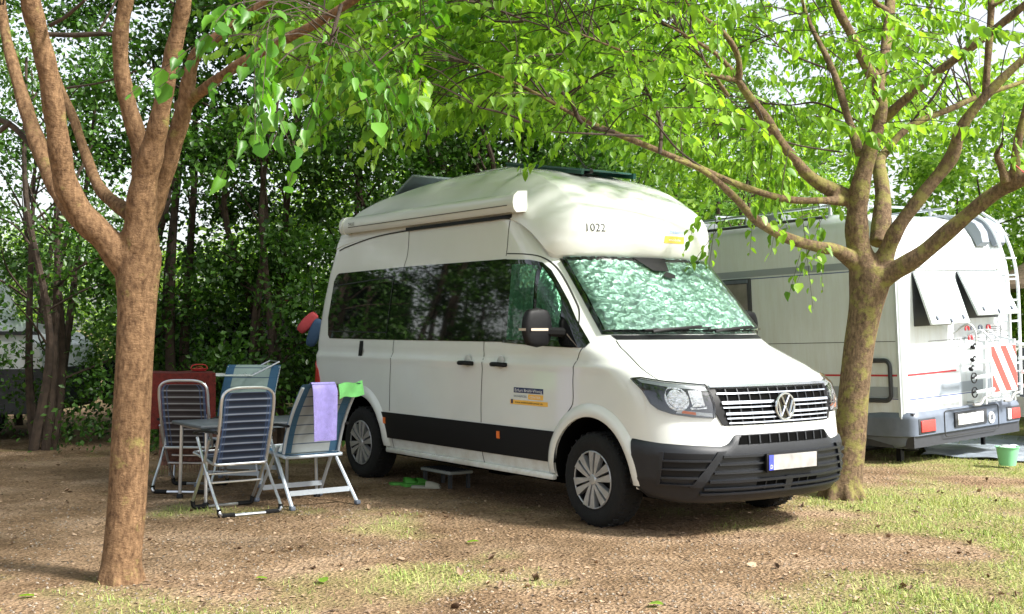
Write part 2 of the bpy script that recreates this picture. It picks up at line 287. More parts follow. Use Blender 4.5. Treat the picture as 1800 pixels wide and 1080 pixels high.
@lru_cache(None)
def outl(z, which='B', nf=40, ns=36, nr=8):
    T = BODY if which == 'B' else ROOF
    xf, L, n, w, xr = [float(np.interp(z, T[0], t)) for t in T[1:]]; xc = xf-L; LR = .16; P = []
    if which == 'B': w += .012*math.exp(-((z-1.20)/.03)**2)-.010*math.exp(-((z-1.26)/.03)**2)-.03*max(0, min(1, (.72-z)/.25)) *0
    for i in range(nf+1):
        t = i/nf*math.pi/2; P.append((xc+L*max(math.cos(t), 0)**(2/n), w*math.sin(t)**(2/n)))
    kb = min(1, max(0, (z-2.22)/.2)) if which == 'R' else 0
    if kb > 0:      # the cap has a creased corner between its front slope and its flank
        yk = w*float(np.interp(z, [2.2, 2.4, 2.93], [.74, .70, .93])); xk = xf-.075
        for i in range(nf+1):
            t = i/nf
            if t < .5: q = t/.5; a, b = xf-.075*q*q, yk*q
            else:
                q = (t-.5)/.5; cx_, cy_ = xk-.32*(xk-xc), w*.99; a = (1-q)**2*xk+2*q*(1-q)*cx_+q*q*xc; b = (1-q)**2*yk+2*q*(1-q)*cy_+q*q*w
            P[i] = (P[i][0]*(1-kb)+a*kb, P[i][1]*(1-kb)+b*kb)
    xe = xr+LR
    for i in range(1, ns+1): P.append((xc+(xe-xc)*i/ns, w))
    for i in range(1, nr+1):
        t = i/nr*math.pi/2; P.append((xe-LR*math.sin(t)**(2/3), w-LR*(1-max(math.cos(t), 0)**(2/3))))
    for k in range(1, 7): P.append((xr-.02*0, (w-LR)*(1-k/6)))
    O = np.array(P); d = np.r_[0, np.cumsum(np.hypot(*np.diff(O, axis=0).T))]; return O, d
def M(s, z, off=0, which='B'):
    O, d = outl(round(float(z), 4), which); a = abs(s); x = np.interp(a, d, O[:, 0]); y = np.interp(a, d, O[:, 1]); e = .012
    if a < e: tx, ty = 0, 1
    else: tx = np.interp(a+e, d, O[:, 0])-np.interp(a-e, d, O[:, 0]); ty = np.interp(a+e, d, O[:, 1])-np.interp(a-e, d, O[:, 1])
    l = math.hypot(tx, ty)+1e-9; nx, ny = ty/l, -tx/l; sg = 1 if s > 0 else -1
    nz = 0
    T = BODY if which == 'B' else ROOF
    if s*s < 1.2 or which == 'R':   # lift along the slope of the front
        dx = (np.interp(z+.02, T[0], T[1])-np.interp(z-.02, T[0], T[1]))/.04; nz = -dx*max(0, nx); q = math.sqrt(1+nz*nz); nx /= q; ny /= q; nz /= q
    return (x+nx*off, sg*(y+ny*off), z+nz*off)
def MX(x, z, off=0, side=-1, which='B'):
    O, d = outl(round(float(z), 4), which); n = 77
    a = np.interp(-x, -O[:n, 0], d[:n]); return M(side*a, z, off, which)
def MR(s, z, off=0): return M(s, z, off, 'R')
def ribbon(mb, pts, w, mp, off, n=5):
    P = catmull(pts, n) if len(pts) > 2 else np.array([np.array(pts[0])+(np.array(pts[1])-np.array(pts[0]))*t for t in np.linspace(0, 1, 12)])
    T = np.gradient(P, axis=0); T /= np.linalg.norm(T, axis=1)[:, None]; N = np.c_[-T[:, 1], T[:, 0]]*w/2
    V = [mp(*(p+q), off) for p, q in zip(P, N)]+[mp(*(p-q), off) for p, q in zip(P, N)]; k = len(P)
    mb.add(V, [(i, i+1, k+i+1, k+i) for i in range(k-1)])
def textmesh(txt, size, mp, off, a0, b0, flip=1, width=None):
    cu = bpy.data.curves.new("t", 'FONT'); cu.body = txt; cu.size = size; cu.resolution_u = 2; ob = bpy.data.objects.new("t", cu); C.objects.link(ob)
    dg = bpy.context.evaluated_depsgraph_get(); me = bpy.data.meshes.new_from_object(ob.evaluated_get(dg)); bpy.data.objects.remove(ob); bpy.data.curves.remove(cu)
    V = [(v.co.x, v.co.y) for v in me.vertices]; Fs = [tuple(p.vertices) for p in me.polygons]; bpy.data.meshes.remove(me)
    k = width/max(v[0] for v in V) if width and V else 1
    mb = MB(); mb.add([mp(a0+flip*x*k, b0+y, off) for x, y in V], Fs); return mb

def build_van(root):
    # ---- body shell with real wheel openings
    mb = MB(); zs = list(np.linspace(.33, 1.0, 12))+[1.05, 1.09, 1.13, 1.17, 1.19, 1.21, 1.23, 1.26, 1.3, 1.35, 1.39, 1.43, 1.5, 1.6, 1.75, 1.9, 2.0, 2.06, 2.12, 2.25, 2.42]
    rows = []
    for z in zs:
        O, _ = outl(round(float(z), 4)); h_ = [(p[0], -p[1], z) for p in O]; l_ = [(p[0], p[1], z) for p in O[1:-1]][::-1]; rows.append(h_+l_)
    n = len(rows[0]); V = [p for r in rows for p in r]
    Fs = [(j*n+i, j*n+(i+1) % n, (j+1)*n+(i+1) % n, (j+1)*n+i) for j in range(len(rows)-1) for i in range(n)]
    nr = len(rows); Fs += [tuple(range(n))[::-1], tuple((nr-1)*n+i for i in range(n))]
    mb.add(V, Fs); body = mb.build("body", [PAINT, VOID], root, smooth=28)
    cut = MB(); cut.m = 1
    for x in (0, -3.64):
        for s in (-1, 1): cut.prism([(x+.465*math.cos(t), .365+.465*math.sin(t)) for t in np.linspace(0, 2*math.pi, 49)[:-1]], lambda p: (p[0], s*.66, p[1]), lambda p: (p[0], s*1.2, p[1]))
    co = cut.build("cut", [PAINT, VOID], root, smooth=0)
    md = body.modifiers.new("b", 'BOOLEAN'); md.operation = 'DIFFERENCE'; md.object = co; md.solver = 'EXACT'
    dg = bpy.context.evaluated_depsgraph_get(); me = bpy.data.meshes.new_from_object(body.evaluated_get(dg)); body.modifiers.clear(); body.data = me; me.name = "body"
    bpy.data.objects.remove(co)
    me.set_sharp_from_angle(angle=math.radians(35))
    # ---- high roof shell
    mb = MB(); V = []; O0, d0 = outl(2.3, 'R'); m = len(O0)
    def zl(x): return float(np.interp(x, [-4.5, -4.2, -3.6, -3, -1.3, -1.1, -.98, -.88, -.78, -.68, -.6], [2.27, 2.33, 2.40, 2.43, 2.44, 2.41, 2.35, 2.27, 2.18, 2.10, 2.065]))
    R_ = 60
    for j in range(R_+1):
        t = j/R_; ring = []
        for side in (-1, 1):
            rng_ = range(m) if side == -1 else range(m-2, 0, -1)
            for i in rng_:
                z0 = zl(O0[i, 0]) if i < m-8 else 2.27
                z = z0+(3.01-z0)*(1-(1-t)**1.35); O, _ = outl(round(z, 4), 'R'); q = O[i]
                ring.append((q[0], side*q[1], z-(.028 if j == 0 else 0)) if j else (q[0]-.02*(i < 30), side*(q[1]-.02), z-.008))
        V += ring
    n = len(V)//(R_+1); Fs = [(j*n+i, j*n+(i+1) % n, (j+1)*n+(i+1) % n, (j+1)*n+i) for j in range(R_) for i in range(n)]
    c = np.mean(V[R_*n:], axis=0); V.append((c[0], 0, 3.03)); Fs += [(R_*n+i, R_*n+(i+1) % n, len(V)-1) for i in range(n)]
    mb.add(V, Fs); roof = mb.build("high_roof", PAINT, root, smooth=27)
    from mathutils.bvhtree import BVHTree
    bv = BVHTree.FromPolygons([tuple(v.co) for v in roof.data.vertices], [tuple(p.vertices) for p in roof.data.polygons])
    def MR(s, z, off=0):      # a point laid on the roof shell itself
        p0 = Vector(M(s, z, 0, 'R')); p1 = Vector(M(s, z, .2, 'R')); d = (p1-p0).normalized(); h_ = bv.ray_cast(p1+d*.1, -d)
        return tuple((h_[0] if h_[0] is not None else p0)+d*off)
    mb = MB(); ribbon(mb, [(x, zl(x)-.012) for x in (-4.3, -3.6, -3, -2.2, -1.4, -1.15, -1.0, -.9, -.8, -.72)], .014, MX, .004, 4); mb.build("roof_seal", SEAM, roof)
    # ---- wheel arch flares
    for x0 in (0, -3.64):
        for sd_ in (-1, 1):
            mb = MB()
            def fn(u, v, x0=x0, sd_=sd_):
                t = math.radians(-2+184*u) if True else 0; r = .462+.10*v
                x = x0+r*math.cos(t); z = max(.365+r*math.sin(t), .36)
                b = (math.sin(min(1, v*1.02)*math.pi))**.8*.018 if v < 1 else 0; b += .022*(1-v)
                return MX(x, z, b+.001, sd_)
            mb.grid(fn, 40, 8); mb.build("wheel_arch", PAINT, root, smooth=60)
    # ---- seams, windows, cladding per side
    for sd_ in (-1, 1):
        mx = lambda x, z, o, sd_=sd_: MX(x, z, o, sd_)
        for P_, w_ in (
            ([(-2.83, 2.42), (-2.83, 2.2), (-2.90, 2.0), (-2.99, 1.4), (-3.02, 1.2), (-3.04, 1.0), (-3.05, .70)], .009),
            ([(-1.19, 2.40), (-1.19, 2.2), (-1.20, 2.10)], .009),
            ([(-1.46, 1.38), (-1.46, 1.2), (-1.48, .9), (-1.48, .69)], .009),
            ([(-1.19, 2.12), (-.90, 2.10), (-.74, 2.06), (-.58, 1.95), (-.35, 1.71), (-.27, 1.60), (-.22, 1.45)], .010),
            ([(-.13, 1.35), (-.20, 1.22), (-.22, 1.1), (-.22, .93), (-.28, .85), (-.44, .69)], .009),
            ([(-1.48, .44), (-1.48, .34)], .009),
            ([(-3.02, .44), (-3.02, .34)], .009),
            ([(-4.52, 2.2), (-4.58, 1.9), (-4.60, 1.4), (-4.61, 1.21)], .009),
        ):
            mb = MB(); ribbon(mb, P_, w_, mx, .0015); mb.build("panel_gap", SEAM, root)
        mb = MB(); mb.patch([(-3.17, .44), (-3.205, .685), (-.435, .685), (-.455, .44)], mx, .012, .012, .12)
        cl = mb.build("side_cladding", BLACK, root)
        for xm in (-3.13, -1.21) if sd_ < 0 else (-3.13, -1.21):
            mb = MB(); mb.patch([(xm-.02, .575), (xm+.02, .575), (xm+.02, .635), (xm-.02, .635)], mx, .018, .01, .1); mb.build("side_marker", ORANGE, cl)
        mb = MB()
        a = MX(-3.1, .345, .015, sd_); mb.box((-1.8, a[1], .325), (2.65, .05, .05), bev=.015); mb.build("sill_rail", PAINT, root)
        # windows
        mb = MB(); mb.patch([(-4.33, 1.385), (-4.37, 1.42), (-4.39, 1.6), (-4.30, 1.98), (-4.25, 2.04), (-4.20, 2.06), (-2.877, 2.075), (-2.987, 1.38)], mx, .006, .006, .12)
        w = mb.build("rear_side_window", GLOSSB, root)
        mb = MB(); ribbon(mb, [(-4.30, 1.93), (-3.05, 1.99)], .012, mx, .012); ribbon(mb, [(-3.05, 1.99), (-3.14, 1.42)], .012, mx, .012); ribbon(mb, [(-4.33, 1.46), (-3.14, 1.45)], .010, mx, .012)
        mb.build("window_frame", DARKP, w)
        mb = MB(); mb.patch([(-2.981, 1.38), (-2.871, 2.075), (-1.193, 2.075), (-1.193, 1.38)], mx, .006, .006, .12); mb.build("sliding_door_window", GLOSSB, root)
        mb = MB(); mb.patch([(-1.188, 1.375), (-1.188, 2.072), (-.88, 2.055), (-.74, 2.026), (-.64, 1.96), (-.52, 1.84), (-.40, 1.715), (-.27, 1.56), (-.15, 1.44), (-.085, 1.383), (-.11, 1.348), (-.25, 1.345), (-.66, 1.353)], mx, .008, .008, .03)
        w = mb.build("cab_window", GLOSSB, root)
        mb = MB(); mb.patch([(-1.12, 1.40), (-1.09, 2.025), (-.88, 2.02), (-.77, 1.995), (-.77, 1.40)], mx, .012, 0, .08)
        mb.patch([(-.72, 1.40), (-.72, 1.985), (-.68, 1.95), (-.58, 1.86), (-.48, 1.75), (-.43, 1.68), (-.42, 1.40)], mx, .013, 0, .03); mb.build("foil_shade", FOILD, w)
        mb = MB(); mb.patch([(-1.12, 1.40), (-1.09, 2.025), (-.88, 2.02), (-.77, 1.995), (-.77, 1.40)], mx, .014, 0, .2)
        mb.patch([(-.72, 1.40), (-.72, 1.985), (-.68, 1.95), (-.58, 1.86), (-.48, 1.75), (-.43, 1.68), (-.42, 1.40)], mx, .018, 0, .03); mb.build("pane", GLASS, w)
        # handles
        for xh in (-1.69, -1.19):
            mb = MB(); c = np.array(MX(xh, 1.205, .0, sd_)); mb.lathe([(.0001, 0), (.05, 0), (.055, .004*1), (.0001, .004)], 'Y', (c[0]+.01, c[1]+sd_*.003, 1.21), 24)
            mb.build("handle_dish", mk("dish_shade", (.5, .5, .47), .4) if xh == -1.69 and sd_ == -1 else bpy.data.materials["dish_shade"], root)
            mb = MB(); P = [(xh-.085, c[1], 1.19), (xh-.075, c[1]+sd_*.035, 1.192), (xh, c[1]+sd_*.05, 1.195), (xh+.075, c[1]+sd_*.035, 1.192), (xh+.085, c[1], 1.19)]
            mb.tube(catmull(P, 4), .02, 8); mb.build("door_handle", BLACK, root)
    mx = MX
    mb = MB(); mb.patch([(-3.665, 1.215), (-3.665, 1.365), (-3.60, 1.365), (-3.60, 1.215)], mx, .006, .006, .2); mb.build("vent_flap", BLACK, root)
    mb = MB(); mb.patch([(-2.85, 2.425), (-2.85, 2.455), (-1.17, 2.455), (-1.17, 2.425)], lambda x, z, o: MX(x, z-.01, o), .03, .04, .2); mb.build("door_rail", BLACK, root)
    # rear lamps
    for sd_ in (-1, 1):
        mb = MB(); O, d = outl(1.0); 
        xm = lambda s, z, o, sd_=sd_: M(sd_*s, z, o)
        L0 = float(np.interp(4.585, -O[:77, 0], d[:77])); mb.patch([(L0, .82), (L0-.01, 1.2), (L0+.20, 1.2), (L0+.20, .82)], xm, .012, .012, .03); mb.build("tail_lamp", REDL, root)
    # ---- windscreen
    def ws(k):  # edge polygon in (s,z)
        a, b = .90-k, .85-k; P = []
        for t in np.linspace(-1, 1, 13): P.append((a*t, 1.445+k*.6-.0*(t*t)))
        for t in np.linspace(1, -1, 13): P.append((b*t, 2.055-k*.55))
        return P
    mb = MB(); mb.patch(ws(0), M, .006, .006, .05); w = mb.build("windscreen", GLOSSB, root)
    mb = MB(); mb.patch(ws(.045), lambda a, b, o: M(a, b, o+.035*abs(float(vnoise(a*1.3+b*.75+3, b*.45-a*.30+5, 17))-.5)+.016*float(vnoise(a+9, b+2, 34))), .009, 0, .017); mb.build("foil_shade", FOIL, w, smooth=75)
    mb = MB(); mb.patch(ws(.02), M, .045, .04, .06); mb.build("pane", GLASS, w)
    mb = MB(); mb.patch([(-.24, 2.04), (-.12, 1.93), (.05, 1.925), (.10, 2.04)], M, .05, 0, .06); mb.patch([(-.01, 1.87), (-.05, 1.89), (.02, 1.925), (.09, 1.90), (.07, 1.865)], M, .05, 0, .05); mb.build("sensor_cover", BLACK, w)
    for s0, s1, z1 in ((-.52, -.02, 1.47), (.10, .62, 1.47)):
        mb = MB(); P = [M(s0+(s1-s0)*t, 1.425+(z1-1.425)*t, .055+.015*math.sin(t*3)) for t in np.linspace(0, 1, 10)]; mb.tube(P, .011, 6)
        mb.tube([M(s0+(s1-s0)*t+.10, 1.452+.012*t, .052) for t in np.linspace(-.3, 1, 12)], .008, 6); mb.build("wiper", BLACK, root)
    mb = MB(); mb.patch([(-.82, 1.405), (-.83, 1.44), (.83, 1.44), (.82, 1.405)], M, .004, 0, .05); mb.build("scuttle_panel", BLACK, root)
    # bonnet edges and creases
    mb = MB(); 
    for g in (-1, 1):
        ribbon(mb, [(g*.83, 1.40), (g*.86, 1.33), (g*.93, 1.22), (g*.94, 1.16), (g*.93, 1.115)], .009, M, .0015)
    ribbon(mb, [(-.60, 1.078), (-.3, 1.083), (0, 1.085), (.3, 1.083), (.60, 1.078)], .008, M, .0015, 6)
    mb.build("bonnet_gap", SEAM, root)
    for g in (-1, 1):
        mb = MB(); P = catmull([(g*.62, 1.10), (g*.60, 1.18), (g*.56, 1.27), (g*.52, 1.38)], 6); k = len(P)
        mb.grid(lambda u, v, P=P, k=k, g=g: M(P[int(round(v*(k-1)))][0]-g*(u-.5)*.26, P[int(round(v*(k-1)))][1], .001+.016*math.cos((u-.5)*math.pi)*math.sin(v*math.pi)**.5), 10, k-1)
        mb.build("bonnet_ridge", PAINT, root, smooth=60)
    # ---- headlights
    for g in (-1, 1):
        mp = lambda s, z, o, g=g: M(g*s, z, o)
        out = [(1.125, 1.13), (1.10, 1.138), (.90, 1.105), (.63, 1.078), (.618, .96), (.625, .852), (.78, .862), (.93, .885), (1.02, .915), (1.07, .955), (1.10, 1.04)]
        mb = MB(); mb.patch(out, mp, .004, .004, .05); hl = mb.build("headlight", GLOSSB, root)
        cx, cz = .865, .995
        mb = MB()
        for (cx, rx, rz) in ((.875, .085, .085), (.735, .065, .075)):
            for kk, rr in enumerate((1, .75, .45)):
                mb.patch([(cx+rx*rr*math.cos(t)*(1.15 if cx < .8 else 1), .99+rz*rr*math.sin(t)) for t in np.linspace(0, 2*math.pi, 18)[:-1]] if cx > .8 else [(cx-rx*rr, .99-rz*rr*.9), (cx+rx*rr*.85, .99-rz*rr), (cx+rx*rr, .99+rz*rr), (cx-rx*rr*.9, .99+rz*rr)], mp, .008+.003*kk, .004, .3)
        mb.build("reflector", mk("reflector_chrome", (.9, .9, .88), .12, 1, bump=.8, bscale=45) if g < 0 else bpy.data.materials["reflector_chrome"], hl)
        mb = MB(); mb.patch([(1.09, 1.125), (.90, 1.096), (.64, 1.07), (.64, 1.045), (.90, 1.07), (1.07, 1.10)], mp, .009, .003, .06)
        mb.patch([(.90, .893), (.64, .862), (.64, .888), (.88, .915)], mp, .009, .003, .06); mb.build("light_strip", mk("strip_clear", (.55, .57, .58), .15, .5, bump=.4, bscale=80) if g < 0 else bpy.data.materials["strip_clear"], hl)
        mb = MB(); mb.patch([(.86, .892), (.76, .878), (.76, .897), (.85, .910)], mp, .014, .003, .06); mb.build("indicator", ORANGE, hl)
        mb = MB(); mb.patch(out, mp, .026, .02, .05); mb.build("lens", HGLASS, hl)
    # ---- grille
    gp = [(-.628, 1.074), (.628, 1.074), (.615, .96), (.555, .80), (-.555, .80), (-.615, .96)]
    mb = MB(); mb.patch(gp, M, .004, .004, .05); gr = mb.build("grille", VOID, root)
    mb = MB(); mb.patch([(-.628, 1.06), (-.58, 1.06), (-.525, .805), (-.57, .805), (-.62, .90)], M, .012, .008, .05); mb.build("grille_cheek", BLACK, gr); mb = MB(); mb.patch([(.628, 1.06), (.58, 1.06), (.525, .805), (.57, .805), (.62, .90)], M, .012, .008, .05); mb.build("grille_cheek", BLACK, gr)
    def hw(z): return float(np.interp(z, [.80, 1.07], [.525, .60]))-.006
    mb = MB()
    for z, h_ in ((1.062, .016), (.955, .017), (.880, .017)): mb.patch([(-hw(z)-(.03 if z > 1.06 else 0), z-h_/2), (hw(z)+(.03 if z > 1.06 else 0), z-h_/2), (hw(z)+(.03 if z > 1.06 else 0), z+h_/2), (-hw(z)-(.03 if z > 1.06 else 0), z+h_/2)], M, .030, .026, .04)
    for z in (1.02, .925, .848, .815): mb.patch([(-hw(z), z-.005), (hw(z), z-.005), (hw(z), z+.005), (-hw(z), z+.005)], M, .022, .018, .05)
    mb.build("grille_bars", CHROME, gr)
    mb = MB()
    for s in np.arange(-.5, .51, .1): mb.patch([(s-.004, .80), (s+.004, .80), (s+.004, 1.05), (s-.004, 1.05)], M, .016, .012, .2)
    mb.build("grille_ribs", DARKP, gr)
    # emblem: ring with V above W
    mb = MB(); c = np.array(M(0, .915, .04)); R_ = .095
    def ep(y, z, o): return (c[0]+o-.25*y*y*0, y, c[2]+z)
    mb.lathe([(.0001, 0), (R_+.004, 0), (R_+.004, .012), (.0001, .012)], 'X', (c[0]-.012, 0, c[2]), 36); emb = mb.build("emblem", GLOSSB, gr)
    mb = MB(); mb.tube([(c[0]+.006, R_*math.cos(t), c[2]+R_*math.sin(t)) for t in np.linspace(0, 2*math.pi, 40)], .009, 6, cap=False)
    def stroke(a, b):
        a = Vector((c[0]+.006, a[0], c[2]+a[1])); b = Vector((c[0]+.006, b[0], c[2]+b[1])); mb.tube([a, b], .0085, 6)
    for g in (-1, 1):
        stroke((g*.040, .080), (g*.002, .012)); stroke((g*.078, .045), (g*.040, -.072)); stroke((g*.040, -.072), (g*.002, .0)); 
    mb.build("emblem_mark", CHROME, emb)
    # ---- bumper
    mb = MB()
    def top(s):
        a = abs(s)
        return float(np.interp(a, [0, .48, .54, .60, 1.04, 1.25, 1.5], [.735, .735, .672, .655, .68, .70, .70]))
    def bump(u, v):
        s = -1.27+2.54*u; z0 = float(np.interp(abs(s), [0, .8, 1.1, 1.3], [.215, .225, .27, .36])); zt = top(s); z = z0+(zt-z0)*v
        O, d = outl(round(z, 4)); a = min(abs(s), float(np.interp(-.40, -O[:77, 0], d[:77]))); s = math.copysign(a, s)
        o = .012+.014*math.sin(min(1, (1-v)*5)*math.pi/2)*(1 if v < .98 else 0)-(.06*(1-v/.10) if v < .10 else 0)
        if v > .999: o = .001
        return M(s, z, o)
    mb.grid(bump, 110, 22); bu = mb.build("front_bumper", DARKP, root, smooth=45)
    mb = MB(); mb.patch([(-.47, .665), (-.44, .728), (.44, .728), (.47, .665)], M, .029, .003, .06); mb.build("upper_intake", VOID, bu)
    mb = MB(); mb.patch([(-.30, .345), (-.30, .415), (.34, .415), (.34, .345)], M, .029, .003, .06); mb.build("lower_intake", VOID, bu)
    mb = MB()
    for s in np.arange(-.38, .39, .095): mb.patch([(s-.006, .668), (s+.006, .668), (s+.006, .727), (s-.006, .727)], M, .037, .01, .2)
    ga = [(-.56, .60), (-.47, .622), (.47, .622), (.84, .60), (.97, .45), (.90, .345), (.5, .325), (-.5, .325), (-.74, .345)]
    for z in (.59, .535, .475, .42, .37, .335):
        a0 = float(np.interp(z, [.33, .60], [-.74, -.60])); mb.patch([(a0, z-.008), (-a0+.05, z-.008), (-a0+.05, z+.006), (a0, z+.006)], M, .052, .028, .05)
    mb.patch([(-.035, .335), (-.035, .43), (.035, .43), (.035, .335)], M, .05, .03, .2)
    for s in (-.22, -.12, .12, .22): mb.patch([(s-.005, .345), (s+.005, .345), (s+.005, .415), (s-.005, .415)], M, .036, .01, .2)
    mb.build("bumper_bars", DARKP, bu)
    for g in (-1, 1):
        mp = lambda s, z, o, g=g: M(g*s, z, o)
        mb = MB(); mb.patch([(1.03, .385), (1.02, .615), (.66, .605), (.80, .385)], mp, .027, .003, .05); pk = mb.build("corner_pocket", BLACK, bu)
        mb = MB()
        for z in (.56, .50, .44, .395):
            a1 = float(np.interp(z, [.385, .605], [.80, .66])); mb.patch([(1.02, z-.006), (1.02, z+.006), (a1, z+.006), (a1, z-.006)], mp, .046, .02, .05)
        mb.patch([(1.045, .38), (1.02, .38), (1.01, .62), (1.035, .62)], mp, .04, .012, .1); mb.patch([(.82, .38), (.74, .38), (.58, .62), (.64, .62)], mp, .044, .016, .06)
        mb.build("pocket_bars", DARKP, pk)
    # plate
    mb = MB(); c = M(0, .53, .07); mb.box((c[0]-.01, 0, .53), (.02, .55, .135), bev=.004); pl = mb.build("number_plate", BLACK, root)
    mb = MB(); mb.box((c[0]+.003, .02, .532), (.006, .46, .108)); mb.build("plate_face", PLATE, pl)
    mb = MB(); mb.box((c[0]+.003, -.235, .532), (.007, .045, .108)); mb.build("plate_band", BLUEP, pl)
    textmesh("D", .04, lambda a, b, o: (c[0]+.009, a, b), 0, -.25, .49).build("plate_letter", WHITE, pl, fix=False)
    # ---- mirrors
    for g in (-1, 1):
        mb = MB(); c = Vector((-.47, g*1.16, 1.50)); 
        mb.grid(lambda u, v: (c.x+.05*math.copysign(abs(math.cos(u*2*math.pi))**.7, math.cos(u*2*math.pi))*(1.0 if 0 < v < 1 else .0)*math.sin(min(max(v, .0), 1)*math.pi)**.25,
                              c.y+.135*math.copysign(abs(math.sin(u*2*math.pi))**.55, math.sin(u*2*math.pi))*math.sin(v*math.pi)**.22*(1 if 0 < v < 1 else 0), c.z-.155+.31*v), 24, 16)
        mr = mb.build("mirror", BLACK, root, smooth=60)
        mb = MB(); mb.tube([(-.36, g*.95, 1.46), (-.42, g*1.02, 1.465), (-.50, g*1.12, 1.47)], .04, 8); mb.build("mirror_arm", BLACK, mr)
        mb = MB(); mb.patch([(-.095, 1.475), (.07, 1.475), (.07, 1.495), (-.095, 1.495)], lambda a, b, o: (c.x+.055, c.y+g*(-a), b), 0, .01, .3)
        mb.patch([(-.05, 1.475), (.045, 1.475), (.045, 1.495), (-.05, 1.495)], lambda a, b, o: (c.x+a, c.y+g*.139, b), 0, 0, .3); mb.build("indicator_strip", mk("clear_strip", (.5, .42, .35), .3) if g < 0 else bpy.data.materials["clear_strip"], mr)
    # ---- wheels
    for x0 in (0, -3.64):
        for g in (-1, 1):
            e = bpy.data.objects.new("wheel", None); C.objects.link(e); e.parent = root; e.location = (x0, g*.985, .352); e.empty_display_size = .1
            if x0 == 0: e.rotation_euler = (0, 0, 0)
            mb = MB(); mb.lathe([(.215, -.0), (.235, .0), (.25, .008), (.30, .014), (.335, .0), (.348, -.02), (.352, -.05), (.352, -.18), (.345, -.21), (.32, -.235), (.24, -.235), (.21, -.22)], 'Y', (0, 0, 0), 56)
            for k in range(56):
                t = 2*math.pi*k/56
                for yy in (-.04, -.15): mb.box((.3525*math.cos(t), yy-.02*(k % 2), .3525*math.sin(t)), (.016, .05, .012), Matrix.Rotation(-t, 3, 'Y'))
            ty = mb.build("tyre", RUBBER, e)
            mb = MB(); mb.lathe([(.0001, -.05), (.20, -.05), (.205, -.01), (.222, .0), (.222, -.02)], 'Y', (0, 0, 0), 40); mb.build("rim", BLACK, e)
            mb = MB(); mb.tube([(.214*math.cos(t), .002, .214*math.sin(t)) for t in np.linspace(0, 2*math.pi, 48)], .006, 6, cap=False)
            for k in range(6):
                A = math.radians(100+60*k)
                for q in (-1, 1):
                    poly = [(.035, q*.006), (.035, q*.026), (.10, q*.042), (.17, q*.062), (.208, q*.070), (.211, q*.012), (.12, q*.008)]
                    mb.prism(poly, lambda p: (rot2(p, A)[0], -.03, rot2(p, A)[1]), lambda p: (rot2(p, A)[0], .012-.10*max(0, .12-math.hypot(*p)), rot2(p, A)[1]))
            mb.lathe([(.0001, .012), (.032, .010), (.045, .0), (.05, -.02)], 'Y', (0, 0, 0), 24); mb.build("hubcap", HUB, e, smooth=30)
            if g > 0: e.rotation_euler = (0, 0, math.pi) ; e.location.y = .985
            else: e.rotation_euler = (0, 0, math.pi); 
            if g > 0: e.rotation_euler = (0, 0, 0)
    # underside
    mb = MB(); mb.box((-1.9, 0, .30), (4.9, 1.5, .12)); mb.box((-1.8, 0, .24), (.3, 1.2, .1)); mb.bar((0, -.8, .35), (0, .8, .35), .05); mb.bar((-3.64, -.8, .35), (-3.64, .8, .35), .07); mb.build("underbody", VOID, root)
    # ---- awning
    mb = MB(); prof = [(.0, -.075), (.10, -.085), (.125, -.06), (.135, -.01), (.125, .04), (.09, .075), (.0, .085)]
    def aw(x, k=1): return [(x, -.865-p[0]*k, 2.545+p[1]*k+.008*math.sin((x+4)*1.0)*0) for p in prof]
    V = aw(-4.02)+aw(-1.06); n = len(prof); mb.add(V, [(i, (i+1) % n, n+(i+1) % n, n+i) for i in range(n)]+[tuple(range(n)), tuple(range(2*n-1, n-1, -1))]); a = mb.build("awning", PAINT, root, smooth=50)
    for x in (-4.05, -1.03):
        mb = MB(); V = aw(x-.03, 1.1)+aw(x+.03, 1.1); mb.add(V, [(i, (i+1) % n, n+(i+1) % n, n+i) for i in range(n)]+[tuple(range(n)), tuple(range(2*n-1, n-1, -1))]); mb.build("end_cap", PAINT, a, smooth=50)
    textmesh("THULE", .045, lambda x, z, o: (x, -1.0025, z), 0, -3.90, 2.53).build("lettering", BLKT, a, fix=False)
    mb = MB(); mb.box((-2.5, -1.0015, 2.515), (2.8, .003, .006)); mb.build("lead_rail", SEAM, a)
    # ---- roof things: open skylight, roof panel, aerial
    mb = MB(); R = Matrix.Rotation(math.radians(-24), 3, 'Y'); mb.box((-3.86, -.12, 2.99), (.40, .50, .03), R, .01); mb.box((-3.82, -.12, 2.84), (.45, .5, .10), None, .01)
    mb.build("skylight", mk("smoked_acrylic", (.16, .20, .22), .12, coat=.5), root)
    mb = MB(); RS = Matrix.Rotation(math.radians(9), 3, 'Y'); mb.box((-1.72, .12, 2.972), (1.15, .60, .018), RS, .005)
    for y in (-.15, .45): mb.box((-1.72, y, 2.955), (1.15, .03, .05), RS)
    mb.build("solar_panel", mk("panel_dark_green", (.02, .07, .06), .15), root)
    mb = MB(); b0 = np.array((-1.22, -.05, 2.90)); mb.box(b0+(0, 0, -.02), (.14, .05, .05), None, .015); mb.tube([b0, b0+(-.14, -.10, .23)], [.007, .003], 6); mb.build("aerial", BLACK, root)
    # ---- lettering and stickers
    textmesh("1022", .092, MR, .005, -.70, 2.275, 1, .18).build("fleet_number", BLKT, root, fix=False)
    mb = MB(); mb.patch([(.07, 2.205), (.08, 2.262), (.31, 2.262), (.31, 2.205)], MR, .004, .003, .03); mb.build("roof_sticker", ORANGES, root)
    textmesh("McNautic", .05, MR, .005, .06, 2.283, 1, .25).build("roof_sticker_lettering", LBLUE, root, fix=False)
    textmesh("mobile", .03, MR, .007, .12, 2.222, 1, .14).build("roof_sticker_word", WHITE, root, fix=False)
